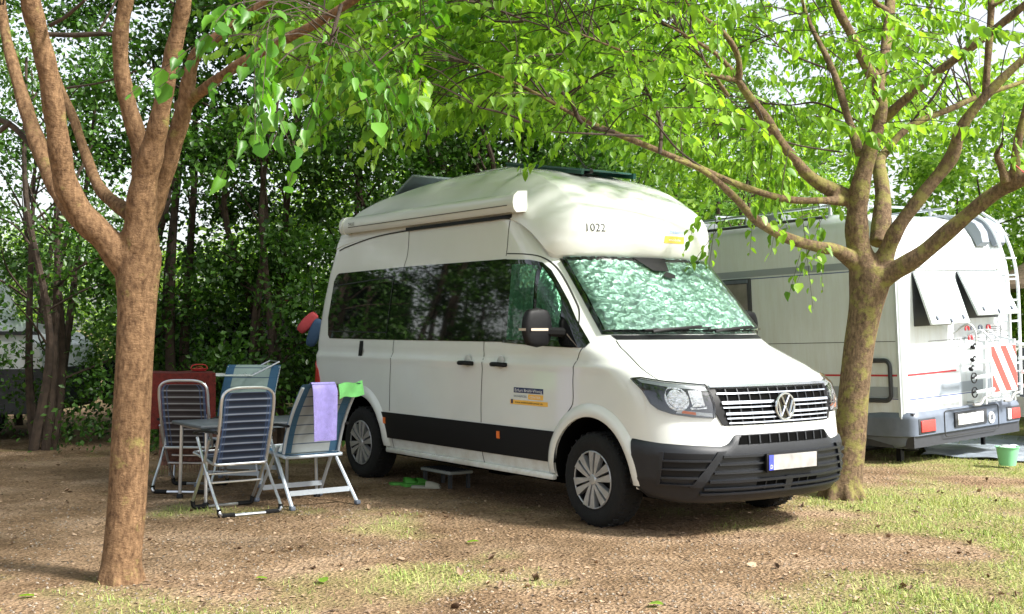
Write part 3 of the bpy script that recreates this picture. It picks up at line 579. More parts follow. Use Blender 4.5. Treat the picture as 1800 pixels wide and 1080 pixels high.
    mb = MB(); mb.patch([(-1.0, .968), (-1.0, 1.01), (-.60, 1.01), (-.60, .968)], MX, .003, .002, .3); mb.build("door_sticker", NAVY, root)
    textmesh("Erfurt Brühl-Wenig", .036, MX, .0045, -.985, .977, 1, .375).build("door_sticker_lettering", WHITE, root, fix=False)
    textmesh("WOHNMOBIL", .028, MX, .003, -1.0, .930, 1, .185).build("door_sticker_word", GREYT, root, fix=False)
    mb = MB(); mb.patch([(-.80, .920), (-.80, .960), (-.60, .960), (-.60, .920)], MX, .003, .002, .3); mb.patch([(-1.05, .872), (-1.05, .908), (-.54, .908), (-.54, .872)], MX, .003, .002, .3); mb.build("orange_sticker", ORANGES, root)
    textmesh("CENTER", .026, MX, .005, -.78, .930, 1, .15).build("orange_sticker_word", WHITE, root, fix=False)
    textmesh("www.wohnmobil-center.de", .022, MX, .005, -.98, .884, 1, .38).build("orange_sticker_lettering", BLKT, root, fix=False)
    mb = MB(); mb.patch([(-1.035, .878), (-1.035, .912), (-1.01, .912), (-1.01, .878)], MX, .005, .001, .3); mb.build("sticker_badge", NAVY, root)

VAN = (1.4111, 9.7439, 0); YAW = -.9507
van = empty("camper_van", VAN, YAW, "white high-roof camper van with silver foil inside its windscreen and rolled awning", "camper van")
build_van(van)
# ------------------------------------------------------------------ ground
def sst(a, b, x): t = np.clip((x-a)/(b-a), 0, 1); return t*t*(3-2*t)
def grassm(x, y):
    x = np.asarray(x, float); y = np.asarray(y, float)
    edge = x-(-.2+.22*(y-5))                       # right of this line the turf thickens
    b = .33*sst(.2, 4.0, edge)+.08*np.exp(-((y-5.6)/1.1)**2)*sst(-.3, 1.8, x)+.16*np.exp(-(((x+2.3)/.55)**2+((y-7.05)/.45)**2))+.30*np.exp(-(((x-3.0)/.9)**2+((y-10.6)/.8)**2))+.35*sst(4.2, 6, x)*sst(15, 17, y)
    return np.clip((fbm(x, y, 1.1)+b-.60)*4.0, 0, 1)*(.35+.65*fbm(x, y, 4.5, 2)*1.6).clip(0, 1)
def gh(x, y): return (fbm(x, y, .9)-.5)*.03+(fbm(x, y, 5, 3)-.5)*.018
def spaced(a, b, fa, fb, st, grow=1.25):
    mid = list(np.arange(fa, fb+st/2, st)); s = st; v = fb
    while v < b: s *= grow; v += s; mid.append(v)
    s = st; v = fa
    while v > a: s *= grow; v -= s; mid.insert(0, v)
    return np.array(mid)
xs = spaced(-260, 260, -8, 8.5, .07); ys = spaced(-60, 420, 4.0, 17, .07)
GX, GY = np.meshgrid(xs, ys); GZ = gh(GX, GY)*np.exp(-np.maximum(0, np.hypot(GX, GY-10)-14)/30)
me = bpy.data.meshes.new("ground"); nx, ny = len(xs), len(ys); me.vertices.add(nx*ny); me.vertices.foreach_set("co", np.stack([GX, GY, GZ], -1).ravel())
idx = (np.arange(ny-1)[:, None]*nx+np.arange(nx-1)[None]).ravel(); q = np.stack([idx, idx+1, idx+1+nx, idx+nx], 1).ravel()
me.loops.add(len(q)); me.loops.foreach_set("vertex_index", q); me.polygons.add(len(idx)); me.polygons.foreach_set("loop_start", np.arange(len(idx))*4); me.polygons.foreach_set("loop_total", np.full(len(idx), 4))
me.update(); me.validate(); me.polygons.foreach_set("use_smooth", [True]*len(me.polygons))
ca = me.color_attributes.new("turf", 'FLOAT_COLOR', 'POINT'); gm = grassm(GX, GY).ravel(); left_w = (sst(2.5, -1.5, GX+.25*(GY-8))).ravel()  # green channel: weight rising to the left; the earth shader never uses it
ca.data.foreach_set("color", np.stack([gm, left_w, gm*0, gm*0+1], 1).ravel())
def groundmat():
    m, t, b = nodes("dry_earth"); L = t.links; tc = t.nodes.new("ShaderNodeTexCoord"); at_ = t.nodes.new("ShaderNodeAttribute"); at_.attribute_name = "turf"
    sp = t.nodes.new("ShaderNodeSeparateColor"); L.new(at_.outputs[0], sp.inputs[0])
    def noise(sc, det=6, rough=.6):
        n = t.nodes.new("ShaderNodeTexNoise"); n.inputs["Scale"].default_value = sc; n.inputs["Detail"].default_value = det; n.inputs["Roughness"].default_value = rough; L.new(tc.outputs["Object"], n.inputs["Vector"]); return n
    n1 = noise(1.3); r1 = ramp(t, [(.3, (.15, .098, .055)), (.5, (.245, .168, .102)), (.7, (.36, .262, .175))]); L.new(n1.outputs[0], r1.inputs[0])
    n2 = noise(38, 8, .7); r2 = ramp(t, [(.30, (.35, .33, .32)), (.5, (.95, .95, .95)), (.68, (1.5, 1.5, 1.55))]); L.new(n2.outputs[0], r2.inputs[0])
    x1 = t.nodes.new("ShaderNodeMix"); x1.data_type = 'RGBA'; x1.blend_type = 'MULTIPLY'; x1.inputs[0].default_value = .85; L.new(r1.outputs[0], x1.inputs[6]); L.new(r2.outputs[0], x1.inputs[7])
    v = t.nodes.new("ShaderNodeTexVoronoi"); v.inputs["Scale"].default_value = 42; L.new(tc.outputs["Object"], v.inputs["Vector"]); r3 = ramp(t, [(.0, (.55, .48, .42)), (.35, (1, 1, 1)), (.8, (1.35, 1.3, 1.25))]); L.new(v.outputs["Color"], r3.inputs[0])
    x2 = t.nodes.new("ShaderNodeMix"); x2.data_type = 'RGBA'; x2.blend_type = 'MULTIPLY'; x2.inputs[0].default_value = .8; L.new(x1.outputs[2], x2.inputs[6]); L.new(r3.outputs[0], x2.inputs[7])
    n4 = noise(60, 4); r4 = ramp(t, [(.35, (.16, .20, .05)), (.65, (.40, .42, .15))]); L.new(n4.outputs[0], r4.inputs[0])
    mu = t.nodes.new("ShaderNodeMath"); mu.operation = 'MULTIPLY'; mu.inputs[1].default_value = .75; L.new(sp.outputs[0], mu.inputs[0])
    x3 = t.nodes.new("ShaderNodeMix"); x3.data_type = 'RGBA'; L.new(mu.outputs[0], x3.inputs[0]); L.new(x2.outputs[2], x3.inputs[6]); L.new(r4.outputs[0], x3.inputs[7]); L.new(x3.outputs[2], b.inputs["Base Color"])
    b.inputs["Roughness"].default_value = .95; b.inputs["Specular IOR Level"].default_value = .1
    ad = t.nodes.new("ShaderNodeMath"); ad.operation = 'ADD'; L.new(n2.outputs[0], ad.inputs[0]); L.new(v.outputs["Distance"], ad.inputs[1])
    bp = t.nodes.new("ShaderNodeBump"); bp.inputs["Strength"].default_value = .9; bp.inputs["Distance"].default_value = .03; L.new(ad.outputs[0], bp.inputs["Height"]); L.new(bp.outputs[0], b.inputs["Normal"]); return m
me.materials.append(groundmat()); go = bpy.data.objects.new("ground", me); C.objects.link(go); tag(go, None, None, kind="structure")

def polymesh(name, V, nper, faces, mats, parent=None, smooth=False, midx=None):
    """V: (N,nper,3) instances of a small template with given faces"""
    N = len(V); me = bpy.data.meshes.new(name); me.vertices.add(N*nper); me.vertices.foreach_set("co", V.reshape(-1).astype(np.float32))
    off = np.arange(N)[:, None]*nper; ls = []; tot = []
    fl = np.concatenate([np.array(f) for f in faces]); lt = np.array([len(f) for f in faces])
    q = (off+fl[None]).ravel(); me.loops.add(len(q)); me.loops.foreach_set("vertex_index", q); k = N*len(faces); me.polygons.add(k)
    lt = np.tile(lt, N); me.polygons.foreach_set("loop_start", np.r_[0, np.cumsum(lt)[:-1]]); me.polygons.foreach_set("loop_total", lt)
    if midx is not None: me.polygons.foreach_set("material_index", np.repeat(midx, len(faces)))
    if smooth: me.polygons.foreach_set("use_smooth", [True]*k)
    for m in (mats if isinstance(mats, list) else [mats]): me.materials.append(m)
    me.update(); o = bpy.data.objects.new(name, me); C.objects.link(o); o.parent = parent; return o
def frames(D, Nn):
    D = D/np.linalg.norm(D, axis=1)[:, None]; S = np.cross(D, Nn); S /= np.linalg.norm(S, axis=1)[:, None]+1e-9; return D, S, np.cross(S, D)
def inst(P, D, Nn, size, T, var=0):
    D, S, U = frames(D, Nn); T = np.array(T); n = len(P); w = 1+var*rng.uniform(-.45, .25, (n, 1)) if var else np.ones((n, 1)); c = 1+var*rng.uniform(-1.6, 3.0, (n, 1)) if var else w; sh = var*rng.uniform(-.25, .25, (n, 1))
    X_ = T[None, :, 0]*np.ones((n, 1)); Y_ = T[None, :, 1]*w+sh*X_**2; Z_ = T[None, :, 2]*c
    return P[:, None]+size[:, None, None]*(X_[..., None]*D[:, None]+Y_[..., None]*S[:, None]+Z_[..., None]*U[:, None])
# grass blades
def scatter(n, x0, x1, y0, y1, dens):
    X = rng.uniform(x0, x1, n); Y = 1/rng.uniform(1/y1, 1/y0, n) if y0 > 0 else rng.uniform(y0, y1, n)
    k = rng.random(n) < dens(X, Y); return X[k], Y[k]
X, Y = scatter(260000, -6, 8.5, 4.3, 19, lambda x, y: grassm(x, y)**1.2*(abs(x) < .45*y+1)*.9)
n = len(X); P = np.stack([X, Y, gh(X, Y)-.004], 1); a = rng.uniform(0, 6.28, n); lean = rng.uniform(.15, 1.3, n); D = np.stack([np.cos(a)*lean, np.sin(a)*lean, np.ones(n)], 1)
V = inst(P, D, np.stack([np.cos(a), np.sin(a), np.zeros(n)], 1)*-1+[0, 0, .01], rng.uniform(.018, .055, n)*(.6+.6*grassm(X, Y)), [(0, -.07, 0), (0, .07, 0), (.6, .05, .0), (1, 0, -.12), (.6, -.05, 0)])
GR = leafmat("grass_blade", (.15, .24, .045), (.44, .47, .16), (1, 1, .6), .3, .7)
tag(polymesh("grass", V, 5, [(0, 1, 2, 4), (4, 2, 3)], GR), "short sparse yellow green grass growing in patches on the bare earth", "grass", kind="stuff")
# leaf litter and wood chips
X, Y = scatter(70000, -8, 8.5, 4.3, 17, lambda x, y: (abs(x) < .45*y+1)*(.15+.85*sst(.35, .65, fbm(x, y, 1.7))))
n = len(X); P = np.stack([X, Y, gh(X, Y)+rng.uniform(0, .008, n)], 1); a = rng.uniform(0, 6.28, n); D = np.stack([np.cos(a), np.sin(a), rng.normal(0, .22, n)], 1)
LIT = leafmat("dry_litter", (.07, .038, .02), (.42, .30, .20), (1, .8, .5), .05, .85)
V = inst(P, D, np.stack([rng.normal(0, .3, n), rng.normal(0, .3, n), np.ones(n)], 1), rng.uniform(.010, .032, n)*rng.choice([.8, 1, 1, 1.5], n), [(-.5, 0, .02), (-.1, .28, .10), (.5, .03, -.03), (.0, -.3, .12)])
tag(polymesh("leaf_litter", V, 4, [(0, 3, 1), (1, 3, 2)], LIT), "dry brown leaf litter and wood chips strewn over the earth", "leaf litter", kind="stuff")
X, Y = scatter(1500, -7, 8, 4.3, 15, lambda x, y: (abs(x) < .45*y+1)*sst(.38, .7, fbm(x+3, y, 1.3)))
n = len(X); a = rng.uniform(0, 6.28, n); P = np.stack([X, Y, gh(X, Y)+.006], 1)
V = inst(P, np.stack([np.cos(a), np.sin(a), rng.normal(.1, .2, n)], 1), np.stack([rng.normal(0, .3, n), rng.normal(0, .3, n), np.ones(n)], 1), rng.uniform(.03, .065, n), [(0, 0, 0), (.5, 0, -.05), (1, 0, .12), (.10, .24, .10), (.48, .30, .14), (.80, .16, .10), (.10, -.24, .06), (.48, -.30, .16), (.80, -.16, .08)], 1)
tag(polymesh("fallen_foliage", V, 9, [(0, 1, 4, 3), (1, 2, 5, 4), (0, 6, 7, 1), (1, 7, 8, 2)], LIT), "curled brown fallen leaves scattered thinly over the earth", "fallen leaves", kind="stuff")
X, Y = scatter(500, -7, 8, 4.3, 14, lambda x, y: (abs(x) < .45*y+1)*1.0); mbs = MB()
for x, y in zip(X, Y):
    a = random.uniform(0, 6.28); l = random.uniform(.03, .12); z = float(gh(x, y))+.006; mbs.tube([(x, y, z), (x+l*.5*math.cos(a), y+l*.5*math.sin(a), z+.006), (x+l*math.cos(a+.3), y+l*math.sin(a+.3), z)], .0022, 4)
tag(mbs.build("twig_litter", BARKD, None, smooth=0, fix=False), "tiny broken dark twigs lying over the bare earth", "twigs", kind="stuff")
X, Y = scatter(20000, -8, 8.5, 4.3, 16, lambda x, y: (abs(x) < .45*y+1)*sst(.45, .6, fbm(x+9, y, 1.1)))
n = len(X); P = np.stack([X, Y, gh(X, Y)+.002], 1); a = rng.uniform(0, 6.28, n); STN = leafmat("gravel_stone", (.12, .095, .075), (.31, .26, .20), (1, 1, 1), 0, .9)
T = [(-.5, 0, 0), (0, .45, 0), (.5, .05, 0), (.1, -.42, 0), (-.15, .1, .38), (.2, -.05, .42)]
V = inst(P, np.stack([np.cos(a), np.sin(a), a*0], 1), np.tile([0, 0, 1.], (n, 1)), rng.uniform(.008, .022, n), T)
tag(polymesh("gravel", V, 6, [(0, 3, 4), (3, 5, 4), (3, 2, 5), (2, 1, 5), (1, 4, 5), (1, 0, 4)], STN), "small pale gravel stones scattered over the brown earth", "gravel", kind="stuff")

# ------------------------------------------------------------------ trees
LEAF_T = [(0, 0, 0), (.5, 0, -.05), (1, 0, -.16), (.10, .30, .06), (.48, .37, .06), (.80, .20, -.02), (.10, -.30, .06), (.48, -.37, .06), (.80, -.20, -.02)]
LEAF_F = [(0, 1, 4, 3), (1, 2, 5, 4), (0, 6, 7, 1), (1, 7, 8, 2)]
SM_T = [(0, 0, 0), (.5, .32, .07), (1, 0, -.05), (.5, -.32, .07), (.5, 0, -.04)]
SM_F = [(0, 4, 1), (4, 2, 1), (0, 3, 4), (4, 3, 2)]
LF_FRONT = leafmat("leaf_mulberry", (.085, .20, .02), (.29, .48, .065), (1.5, 1.55, .5), .5, .38)
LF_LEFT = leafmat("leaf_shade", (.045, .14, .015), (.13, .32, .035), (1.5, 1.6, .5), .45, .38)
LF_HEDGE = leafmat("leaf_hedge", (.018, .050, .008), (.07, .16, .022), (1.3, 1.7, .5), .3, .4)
LF_FAR = leafmat("leaf_far_lime", (.10, .22, .03), (.34, .50, .09), (1.3, 1.4, .5), .4, .5)
LF_MID = leafmat("leaf_mid", (.04, .11, .015), (.16, .28, .05), (1.3, 1.5, .5), .35, .45)
def remeshed(o, vox, it=3):
    m = o.modifiers.new("r", 'REMESH'); m.mode = 'VOXEL'; m.voxel_size = vox; s = o.modifiers.new("s", 'SMOOTH'); s.factor = .5; s.iterations = it
    dg = bpy.context.evaluated_depsgraph_get(); me = bpy.data.meshes.new_from_object(o.evaluated_get(dg)); o.modifiers.clear(); me.name = o.data.name; o.data = me
    me.polygons.foreach_set("use_smooth", [True]*len(me.polygons)); return o
def limb_tree(name, root, limbs, trunk, mat, label, canopy):
    """limbs: list of (points (u,v,width px), depth start, depth end)"""
    t = empty(name, tuple(root), 0, label, "tree"); mb = MB(); samples = []
    def tr(pts, y0, y1, n=6):
        pts = catmull(np.array(pts, float), n); k = len(pts); L = []; R = []
        for i, (u, v, w) in enumerate(pts):
            Yd = y0+(y1-y0)*(i/(k-1)); L.append(at(u, v, Yd)); R.append(max(w*Yd/F/2, .004))
        return np.array(L), np.array(R)
    L, R = tr(trunk, root[1], root[1]); L[0, 2] = -.06
    mb.tube(L-np.array(root), R*(.80 if root[0] > 0 else .88), 16)
    for i in range(7):
        a = i*.9+.3; r = R[0]*.82; mb.tube([(L[0, 0]-root[0]+math.cos(a)*r*.2, math.sin(a)*r*.2, .30), (L[0, 0]-root[0]+math.cos(a)*r*.75, math.sin(a)*r*.7, .06), (L[0, 0]-root[0]+math.cos(a)*r*1.12, math.sin(a)*r*1.1, -.05)], [r*.3, r*.34, r*.22], 8)
    thin = MB()
    for pts, y0, y1 in limbs:
        L, R = tr(pts, y0, y1); (mb if R.max() > .022 else thin).tube(L-np.array(root), R*(.78 if root[0] > 0 else .84)*(1+.05*np.sin(np.arange(len(R))*.9+len(R))), 12)
        for p, r in zip(L, R):
            if r < .09: samples.append((p, r))
    o = remeshed(mb.build("trunk", mat, t, smooth=0), .013)
    # sprays of leaves on twigs
    S = np.array([p for p, r in samples]); SR = np.array([r for p, r in samples]); VP = []; VD = []; VN = []; VS = []
    pts = canopy(S)
    for p0, size, nl, droop in pts:
        d2 = np.linalg.norm(S-p0, axis=1); i = int(np.argmin(d2+.3*rng.random(len(d2)))); q = S[i]
        dirr = p0-q; l = np.linalg.norm(dirr)+1e-6
        out = dirr/l+np.array([rng.normal(0, .5), rng.normal(0, .5), rng.normal(0, .25)-droop]); out /= np.linalg.norm(out); ln = rng.uniform(.35, .75)
        tip = p0+out*ln+np.array([0, 0, -.12*ln])
        if l < .9:
            c = q+(p0-q)*.5+np.array([0, 0, .10*l]); path = catmull([q, c, p0, tip], 3); thin.tube(path-np.array(root), np.linspace(min(SR[i]*.6, .004+.006*l), .0018, len(path)), 4, cap=False)
        else: path = catmull([p0, p0+out*ln*.5, tip], 3); thin.tube(path-np.array(root), np.linspace(.004, .0015, len(path)), 4, cap=False)
        for k in range(nl):
            f = (k+.6)/nl; b = p0+(tip-p0)*f; sd = np.cross(out, [0, 0, 1.]); sd /= np.linalg.norm(sd)+1e-9; sd *= (1 if k % 2 else -1)
            D = out*.55+sd*rng.uniform(.4, 1.0)+np.array([rng.normal(0, .15), rng.normal(0, .15), -rng.uniform(.25, 1.1)]); VP.append(b+sd*.015); VD.append(D)
            VN.append(np.array([rng.normal(0, .35), rng.normal(0, .35), 1.])+sd*.4); VS.append(size*rng.uniform(.45, 1.25))
    if thin.v: thin.build("twigs", BARKD if name != "x" else mat, t, smooth=0, fix=False)["kind"] = "stuff"
    V = inst(np.array(VP)-np.array(root), np.array(VD), np.array(VN), np.array(VS), LEAF_T, 1)
    return t, V
def below(u, v, poly): return v > np.interp(u, [p[0] for p in poly], [p[1] for p in poly])
# right tree
RB = [2.93, 10.75, 0]; D0 = 10.75
rl = [([(1515, 470, 46), (1470, 440, 30), (1440, 435, 27), (1380, 417, 25), (1328, 386, 22), (1292, 348, 18), (1250, 310, 15), (1215, 290, 12), (1185, 280, 8)], D0, 9.3),
 ([(1505, 352, 34), (1450, 353, 18), (1380, 350, 17), (1300, 326, 16), (1230, 296, 16), (1140, 258, 15), (1060, 226, 14), (1000, 197, 11), (940, 163, 9), (870, 130, 7), (815, 108, 4)], D0, 8.6),
 ([(1500, 352, 40), (1430, 316, 30), (1380, 262, 26), (1345, 208, 25), (1318, 172, 20), (1290, 132, 16), (1262, 98, 12), (1215, 68, 9), (1165, 40, 6)], D0, 9.6),
 ([(1292, 140, 14), (1240, 130, 10), (1190, 117, 10), (1100, 92, 9), (1020, 60, 6), (960, 40, 4)], 9.9, 8.8),
 ([(1300, 140, 16), (1297, 100, 15), (1278, 65, 14), (1250, 40, 11), (1215, 15, 9), (1190, -30, 6)], 9.9, 9.4),
 ([(1528, 500, 74), (1510, 440, 58), (1506, 390, 50), (1512, 330, 44), (1530, 262, 36), (1546, 205, 34), (1542, 150, 32), (1520, 112, 24), (1497, 62, 22), (1472, 15, 20), (1455, -40, 14)], D0, 10.3),
 ([(1512, 272, 24), (1492, 212, 19), (1470, 140, 17), (1448, 90, 14), (1425, 45, 11), (1410, 0, 9), (1405, -40, 6)], 10.7, 11.6),
 ([(1545, 150, 26), (1556, 90, 24), (1563, 30, 26), (1566, -40, 20)], 10.6, 11.2), ([(1560, 20, 16), (1540, 5, 12), (1527, -20, 10)], 10.8, 10.6),
 ([(1548, 215, 26), (1590, 176, 22), (1655, 122, 21), (1725, 70, 20), (1790, 18, 18), (1850, -35, 14)], D0, 9.8),
 ([(1545, 430, 46), (1552, 350, 38), (1546, 290, 28), (1558, 266, 20), (1600, 222, 17), (1670, 192, 15), (1720, 170, 13), (1790, 147, 11), (1850, 125, 8)], 10.9, 12.2),
 ([(1540, 490, 56), (1560, 440, 40), (1580, 398, 34), (1625, 338, 30), (1672, 278, 32), (1690, 225, 26), (1730, 172, 22), (1790, 112, 20), (1850, 65, 16)], D0, 10.0),
 ([(1732, 172, 18), (1736, 110, 17), (1741, 40, 17), (1742, 0, 15), (1738, -40, 10)], 10.3, 10.2), ([(1741, 12, 10), (1765, 0, 9), (1790, -25, 7)], 10.2, 10.1),
 ([(1530, 500, 60), (1570, 478, 46), (1620, 447, 40), (1680, 396, 36), (1735, 350, 33), (1780, 322, 36), (1830, 300, 34)], D0, 9.9),
 ([(1768, 322, 22), (1760, 292, 18), (1752, 272, 14), (1762, 255, 8)], 10.0, 9.9), ([(1785, 318, 26), (1786, 270, 22), (1797, 215, 18), (1815, 150, 14)], 10.0, 9.8),
 ([(1280, 170, 12), (1240, 110, 7), (1200, 60, 6), (1170, 20, 4)], 10.3, 9.6), ([(1080, 232, 9), (1025, 218, 10), (1003, 178, 9), (975, 152, 7)], 9.2, 8.9), ([(1130, 240, 6), (1050, 236, 5), (970, 232, 3)], 9.3, 8.7),
 ([(1160, 270, 9), (1162, 222, 9), (1150, 190, 7), (1138, 160, 5)], 9.5, 9.7), ([(1240, 300, 6), (1190, 262, 5), (1150, 215, 4), (1110, 190, 3)], 9.8, 9.2), ([(1480, 268, 4), (1400, 255, 4), (1340, 235, 4), (1270, 220, 3)], 10.7, 10.2),
 ([(1510, 214, 4), (1440, 182, 5), (1390, 185, 3), (1330, 182, 3)], 10.8, 11.5), ([(1600, 215, 5), (1630, 185, 6), (1660, 140, 5), (1680, 90, 3)], 11.2, 11), ([(1450, 120, 5), (1390, 95, 4), (1345, 60, 3)], 11, 10.6),
 ([(1550, 140, 4), (1590, 100, 6), (1620, 50, 5), (1640, 0, 4)], 10.6, 10.9), ([(1708, 165, 4), (1700, 120, 4), (1680, 60, 3)], 10.2, 10.4), ([(870, 38, 5), (920, 36, 6), (840, 5, 4)], 8.6, 8.2),
 ([(1000, 60, 5), (930, 38, 4), (850, 10, 4), (800, -10, 3)], 9, 8.3), ([(990, 95, 5), (910, 98, 4), (880, 75, 4)], 8.9, 8.4), ([(930, 215, 6), (880, 198, 5), (845, 190, 4)], 8.6, 8.3)]
rt = [(1480, 874, 88), (1486, 835, 76), (1494, 770, 70), (1501, 690, 66), (1510, 610, 66), (1521, 545, 72), (1528, 500, 88), (1530, 470, 92)]
LOWR = [(380, -50), (470, 60), (520, 150), (600, 190), (660, 215), (700, 240), (760, 262), (850, 256), (900, 255), (1000, 262), (1100, 282), (1180, 290), (1235, 310), (1290, 330), (1400, 355), (1480, 300), (1560, 265), (1640, 245), (1700, 180), (1760, 130), (1850, 150)]
GAPS = [(1365, 105, 75, 48), (1720, 245, 38, 36), (1180, 25, 45, 20), (1390, 150, 50, 30), (905, 35, 30, 15), (1460, 40, 30, 25)]
def ingap(u, v): return any(((u-a)/c)**2+((v-b)/d)**2 < 1 for a, b, c, d in GAPS)
def can_r(S):
    out = []
    while len(out) < 2300:
        a = rng.uniform(0, 6.28); r = 5.3*math.sqrt(rng.random()); x = 2.6+r*math.cos(a)*1.05; y = 10.9+r*math.sin(a)*.95; z = rng.uniform(2.7, 5.6)
        if r > 4.6 and z > 4.6: continue
        if x > 4.2 and rng.random() < .35: continue
        u, v = proj([x, y, z])
        if u > 1250 and v < 300 and rng.random() < .45: continue
        if (u > 1230 and y < 11.0 and rng.random() < .88) or (760 < u <= 1230 and y < 9.2 and rng.random() < .75) or (x > 5.4): continue
        if below(u, v+(52 if u < 1200 else 30), LOWR) or (ingap(u, v) and rng.random() < .93): continue
        if v < -420: continue
        out.append((np.array([x, y, z]), .080, int(rng.integers(14, 24)), rng.uniform(.0, .35)))
    for (u, v, Yd) in [(1262, 365, 10.0), (1275, 385, 10.0), (1250, 330, 10), (1440, 385, 10.5), (1450, 370, 10.5), (1410, 375, 10.4), (1430, 360, 10.5), (1455, 430, 10.4), (1275, 350, 9.9), (1300, 335, 9.9), (1780, 240, 9.3), (1765, 200, 9.2), (1300, 60, 8.6), (1310, 30, 8.6), (1530, 110, 9.4), (1500, 70, 9.4), (1450, 60, 9.3)]:
        out.append((at(u, v, Yd), .08, 11, .8))
    return out
t, V = limb_tree("broadleaf_tree", RB, rl, rt, BARKR, "mossy leaning tree with many spreading limbs in front of the motorhome", can_r)
polymesh("crown", V, 9, LEAF_F, LF_FRONT, t)
# left tree
LB = [-2.33, 7.21, 0]; D1 = 7.21
ll = [([(232, 480, 70), (190, 425, 62), (150, 385, 58), (118, 330, 52), (106, 270, 48), (96, 200, 46), (85, 130, 44), (68, 60, 42), (55, 10, 44), (45, -50, 36)], D1, 6.6),
 ([(150, 400, 40), (110, 350, 38), (85, 300, 37), (62, 240, 36), (42, 180, 30), (22, 110, 26), (8, 50, 22), (0, -20, 18)], 7.1, 7.7), ([(90, 305, 10), (40, 240, 12), (10, 215, 12), (-30, 205, 10)], 7.4, 7.6),
 ([(235, 380, 36), (195, 352, 30), (172, 325, 26), (150, 270, 22), (128, 205, 20), (105, 150, 16), (90, 100, 12), (70, 40, 9)], 7.4, 8.4),
 ([(245, 470, 84), (247, 400, 72), (252, 330, 58), (266, 270, 52), (277, 225, 44), (288, 170, 38), (300, 110, 36), (314, 50, 34), (324, 0, 33), (330, -50, 30)], D1, 6.7),
 ([(252, 340, 46), (246, 260, 40), (228, 195, 38), (214, 130, 35), (212, 60, 33), (222, 0, 32), (228, -50, 28)], 7.3, 7.0),
 ([(255, 400, 50), (282, 330, 40), (300, 270, 40), (320, 205, 36), (330, 150, 32), (340, 105, 28), (358, 82, 24), (400, 52, 22), (450, 15, 18), (500, -30, 14)], 7.4, 6.9),
 ([(315, 190, 34), (345, 168, 26), (385, 138, 24), (430, 108, 24), (490, 75, 23), (550, 45, 21), (610, 8, 20), (670, -35, 16)], 7.3, 6.3),
 ([(70, 60, 9), (130, 62, 11), (190, 60, 9), (230, 70, 5)], 8.2, 8.0), ([(88, 45, 8), (115, 30, 8), (150, 0, 6)], 6.7, 6.5), ([(20, 215, 10), (-20, 245, 12)], 7.5, 7.5),
 ([(118, 155, 5), (180, 145, 4), (240, 125, 4)], 8.1, 7.8), ([(600, 8, 8), (580, 80, 5), (590, 30, 4)], 6.4, 6.3), ([(780, 45, 4), (700, 80, 4), (640, 130, 3)], 6.8, 6.6)]
lt_ = [(212, 1022, 88), (214, 985, 78), (222, 900, 76), (228, 800, 76), (233, 700, 74), (238, 600, 74), (241, 530, 78), (242, 480, 88), (244, 440, 92)]
LOWL = [(-400, 30), (0, 10), (120, -20), (350, -30), (400, 60), (440, 90), (500, 150), (560, 190), (640, 215), (700, 200), (760, 120), (820, 50), (900, -60)]
def can_l(S):
    out = []
    while len(out) < 620:
        a = rng.uniform(0, 6.28); r = 3.9*math.sqrt(rng.random()); x = -2.0+r*math.cos(a)*1.1; y = 7.6+r*math.sin(a); z = rng.uniform(2.7, 5.6); u, v = proj([x, y, z])
        if y < 6.4 or below(u, v+25, LOWL) or v < -900 or (v > -60 and u < 400 and y < 8.2): continue
        out.append((np.array([x, y, z]), .074, int(rng.integers(15, 24)), rng.uniform(.1, .5)))
    for (u, v, Yd) in [(430, 30, 5.6), (445, 70, 5.6), (460, 95, 5.6), (470, 140, 5.7), (440, 10, 5.5), (480, 10, 5.6), (455, 60, 5.5), (490, 25, 5.8), (420, 5, 5.6), (600, 90, 6.2), (590, 70, 6.2), (570, 50, 6.2), (610, 100, 6.3), (640, 90, 6.4), (500, 60, 6), (640, 105, 6.4)]:
        out.append((at(u, v, Yd), .085, 11, .8))
    return out
t, V = limb_tree("broadleaf_tree", LB, ll, lt_, BARKL, "reddish brown tree trunk forking into thick limbs at the left foreground", can_l)
polymesh("crown", V, 9, LEAF_F, LF_LEFT, t)

